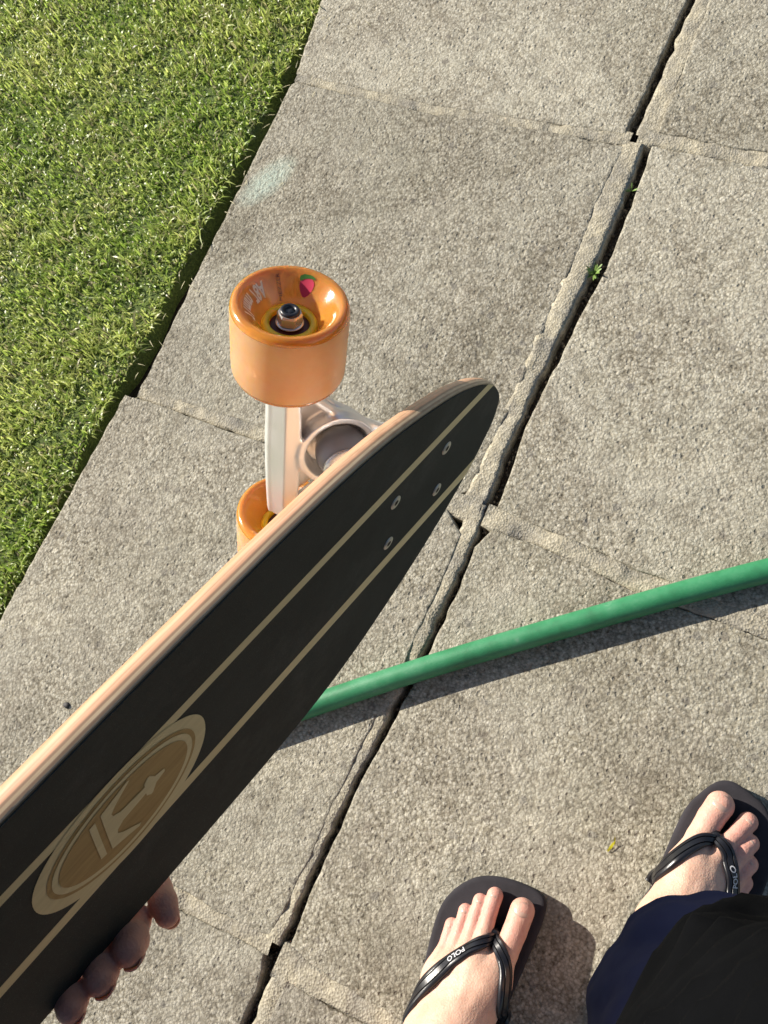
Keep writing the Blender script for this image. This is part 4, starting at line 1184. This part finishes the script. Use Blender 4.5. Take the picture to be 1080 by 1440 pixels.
# ------------------------------------------------------------------ flip-flops
def flip_flop(loc, outline2, post, left_path, right_path, label, text_side, text_t, text_rev):
    root = empty('flip_flop', (loc[0], loc[1], 0)); tag(root, label, 'flip-flop', 'pair of black flip-flops on the feet')
    base = np.array([loc[0], loc[1]])
    P = np.array(catmull([*outline2, outline2[0]], 8)[:-1]) - base; Nn = poly_normals(P)
    rg = lambda ins, z: [(*(p - n * ins), z) for p, n in zip(P, Nn)]
    V, Fc = rings_mesh([rg(.003, .0005), rg(.0008, .0022), rg(.0004, .0080), rg(.0010, .0088), rg(.0003, .0096), rg(.0004, .0148), rg(.0022, .0164), rg(.0052, .0166)])
    bm = bmesh.new(); vs = [bm.verts.new(v) for v in V]
    for f in Fc: bm.faces.new([vs[i] for i in f])
    bmesh.ops.triangulate(bm, faces=[f for f in bm.faces if len(f.verts) > 4])
    sole = sharp(bm_obj('sole', bm, MAT['sole'], root), 50)
    frames = {}
    def strap(path, w0, w1, name):
        C2 = catmull([post, *path], 12); n = len(C2); pts, nrm = [], []
        for i, c in enumerate(C2):
            t = i / (n - 1)
            z, nn = top_z(c[0], c[1])
            if z < SZ + .001: nn = Vector((0, 0, 1))
            pts.append(Vector((c[0], c[1], max(z, SZ - .004)))); nrm.append(nn.copy())
        # smooth the ride over the foot
        for _ in range(5):
            zz = [p.z for p in pts]; nz = [n_.copy() for n_ in nrm]
            for i in range(1, n - 1):
                pts[i].z = max(zz[i], (zz[i - 1] + zz[i] + zz[i + 1]) / 3); nrm[i] = (nz[i - 1] + nz[i] + nz[i + 1]).normalized()
        for i in range(n):
            t = i / (n - 1)
            if t > .88: pts[i].z = max(SZ - .004, pts[i].z - (t - .88) * .06)
        prof = [(-.5, -.0004), (-.5, .0020), (-.44, .0030), (-.26, .0033), (-.20, .0023), (-.16, .0036), (.16, .0036), (.20, .0023), (.26, .0033), (.44, .0030), (.5, .0020), (.5, -.0004)]
        rings = []; fr_ = []
        for i in range(n):
            tg = (pts[min(i + 1, n - 1)] - pts[max(i - 1, 0)]).normalized(); nn = (nrm[i] - tg * nrm[i].dot(tg)).normalized(); bn = tg.cross(nn)
            t = i / (n - 1); w = w0 + (w1 - w0) * (math.sin(min(1, t * 1.25) * math.pi * .5)); 
            if t < .12: w *= .75 + .25 * t / .12
            th = 1.0
            rings.append([tuple(pts[i] + bn * a * w + nn * (h * th + .0006) - Vector((*base, 0))) for a, h in prof]); fr_.append((pts[i], tg, nn, bn, w))
        V, Fc = rings_mesh(rings)
        bm = bmesh.new(); vs = [bm.verts.new(v) for v in V]
        for f in Fc: bm.faces.new([vs[i] for i in f])
        o = sharp(bm_obj(name, bm, MAT['strap'], root), 45); frames[name + str(len(frames))] = fr_
        return o, fr_
    oL, fL = strap(left_path, .0100, .0145, 'strap')
    oR, fR = strap(right_path, .0100, .0140, 'strap')
    z, nn = top_z(*post); z = max(z, .030)
    V, Fc = tube([(post[0] - base[0], post[1] - base[1] + .004, SZ - .003), (post[0] - base[0], post[1] - base[1] + .002, z), (post[0] - base[0], post[1] - base[1], z + .0035)], [.0042, .0042, .0050], 16); mesh_obj('toe_post', V, Fc, MAT['strap'], root)
    V, Fc = tube([(post[0] - base[0] - .001, post[1] - base[1] + .001, z + .0005), (post[0] - base[0], post[1] - base[1] - .0005, z + .0052)], [.0062, .0050], 20); mesh_obj('strap_knot', V, Fc, MAT['strap'], root)
    # the word moulded on one strap
    fr_, par = (fL, oL) if text_side == 'L' else (fR, oR)
    T_, Ff = text_mesh('POLO', .0070, .015)
    cum = [0.]
    for i in range(1, len(fr_)): cum.append(cum[-1] + (fr_[i][0] - fr_[i - 1][0]).length)
    Vv = []; wtxt = T_[:, 0].max()
    for x, y, _ in T_:
        s = text_t[0] * cum[-1] + (x if not text_rev else wtxt - x)
        i = min(max(int(np.searchsorted(cum, s)), 1), len(cum) - 1); t = (s - cum[i - 1]) / max(1e-9, cum[i] - cum[i - 1]); t = min(max(t, 0), 1)
        p = fr_[i - 1][0].lerp(fr_[i][0], t); nn = fr_[i - 1][2].lerp(fr_[i][2], t).normalized(); bn = fr_[i - 1][3].lerp(fr_[i][3], t).normalized()
        yy = (y - .0024) * (text_t[1])
        Vv.append(tuple(p + bn * yy + nn * .0046 - Vector((*base, 0))))
    mesh_obj('lettering', Vv, Ff, MAT['letter'], par, False)
    return root
L_OUT = [(.1535, -.985), (.1415, -.933), (.1345, -.884), (.1390, -.8596), (.1515, -.8405), (.168, -.8294), (.1901, -.8234), (.2135, -.8222), (.2245, -.8285), (.2282, -.8475), (.2282, -.880), (.2268, -.93), (.2265, -.985), (.2255, -1.04), (.215, -1.078), (.190, -1.095), (.166, -1.078), (.157, -1.04)]
R_OUT = [(.3060, -.767), (.3055, -.738), (.3080, -.697), (.3160, -.675), (.3250, -.6605), (.3343, -.6545), (.3446, -.6540), (.3597, -.6580), (.3740, -.6650), (.3890, -.688), (.3940, -.725), (.3890, -.775), (.3750, -.83), (.3630, -.88), (.350, -.915), (.3230, -.929), (.299, -.912), (.291, -.87), (.297, -.81)]
flip_flop((.19, -.94), L_OUT, (.1940, -.8735), [(.183, -.888), (.1680, -.911), (.1555, -.940), (.1500, -.972)], [(.2050, -.880), (.2175, -.896), (.2255, -.925), (.2275, -.960)],
          'black flip-flop on the left foot, whole front of its sole showing, nearer the longboard', 'L', (.36, -1), False)
flip_flop((.335, -.79), R_OUT, (.3410, -.7075), [(.3300, -.7150), (.3180, -.733), (.3090, -.753), (.3050, -.770)], [(.3515, -.713), (.3625, -.731), (.3705, -.756), (.3740, -.785)],
          'black flip-flop on the right foot, partly cut off by the right edge of the photo', 'R', (.30, 1), True)

# ------------------------------------------------------------------ small things on the paving
def sprout(loc, n, ln, seed, label):
    r = random.Random(seed); V, Fc = [], []
    for i in range(n):
        a = r.uniform(0, 6.28); e = r.uniform(.3, 1.1); L_ = ln * r.uniform(.6, 1.1); w = ln * .075
        d = Vector((math.cos(a) * math.cos(e), math.sin(a) * math.cos(e), math.sin(e))); s = Vector((-math.sin(a), math.cos(a), 0))
        k = len(V)
        for t, ww, sagz in ((0, .4, 0), (.5, 1., .0), (.85, .7, -.12), (1., .05, -.25)):
            c = d * L_ * t + Vector((0, 0, sagz * L_ * .5)); V += [tuple(c - s * w * ww), tuple(c + s * w * ww)]
        for j in range(3): Fc.append((k + 2 * j, k + 2 * j + 1, k + 2 * j + 3, k + 2 * j + 2))
    o = mesh_obj('weed_sprout', V, Fc, MAT['sprout']); o.location = loc; tag(o, label, 'weed', 'weeds in the slab joint'); return o
sprout((.0145, -.180, -.007), 20, .016, 3, 'tiny green weed tuft growing in the long slab joint, the larger of the two')
sprout((.0150, -.066, -.007), 7, .012, 5, 'sparse pale weed blades in the long joint just below the slab crossing')
V, Fc = [], []
for k, (dx, dy, ang, ln, w) in enumerate(((0, 0, 1.35, .013, .0026), (.001, .006, 1.9, .008, .0014), (-.001, -.003, 1.0, .007, .0012))):
    d = Vector((math.cos(ang), math.sin(ang), 0)); s = Vector((-d.y, d.x, 0)); b = len(V)
    for t, ww, z in ((-.5, .2, .0006), (-.15, 1, .0016), (.2, .9, .0022), (.5, .1, .0036)):
        c = Vector((dx, dy, z)) + d * ln * t; V += [tuple(c - s * w * .5 * ww), tuple(c + s * w * .5 * ww + Vector((0, 0, .0006)))]
    for j in range(3): Fc.append((b + 2 * j, b + 2 * j + 1, b + 2 * j + 3, b + 2 * j + 2))
o = mesh_obj('fallen_petal', V, Fc, MAT['petal']); o.location = (.2599, -.7556, .0006); tag(o, 'small yellow petal fallen on the slab between the two feet', 'petal')
bm = bmesh.new(); bmesh.ops.create_icosphere(bm, subdivisions=2, radius=.0042)
for v in bm.verts: v.co = Vector((v.co.x * 1.1, v.co.y * .85, v.co.z * .55)) * (1 + .18 * noise.noise(v.co * 400))
o = bm_obj('pebble', bm, MAT['pebble']); o.location = (-.3601, -.8831, .0018); tag(o, 'dark pebble lying on the slab left of the longboard edge', 'pebble')
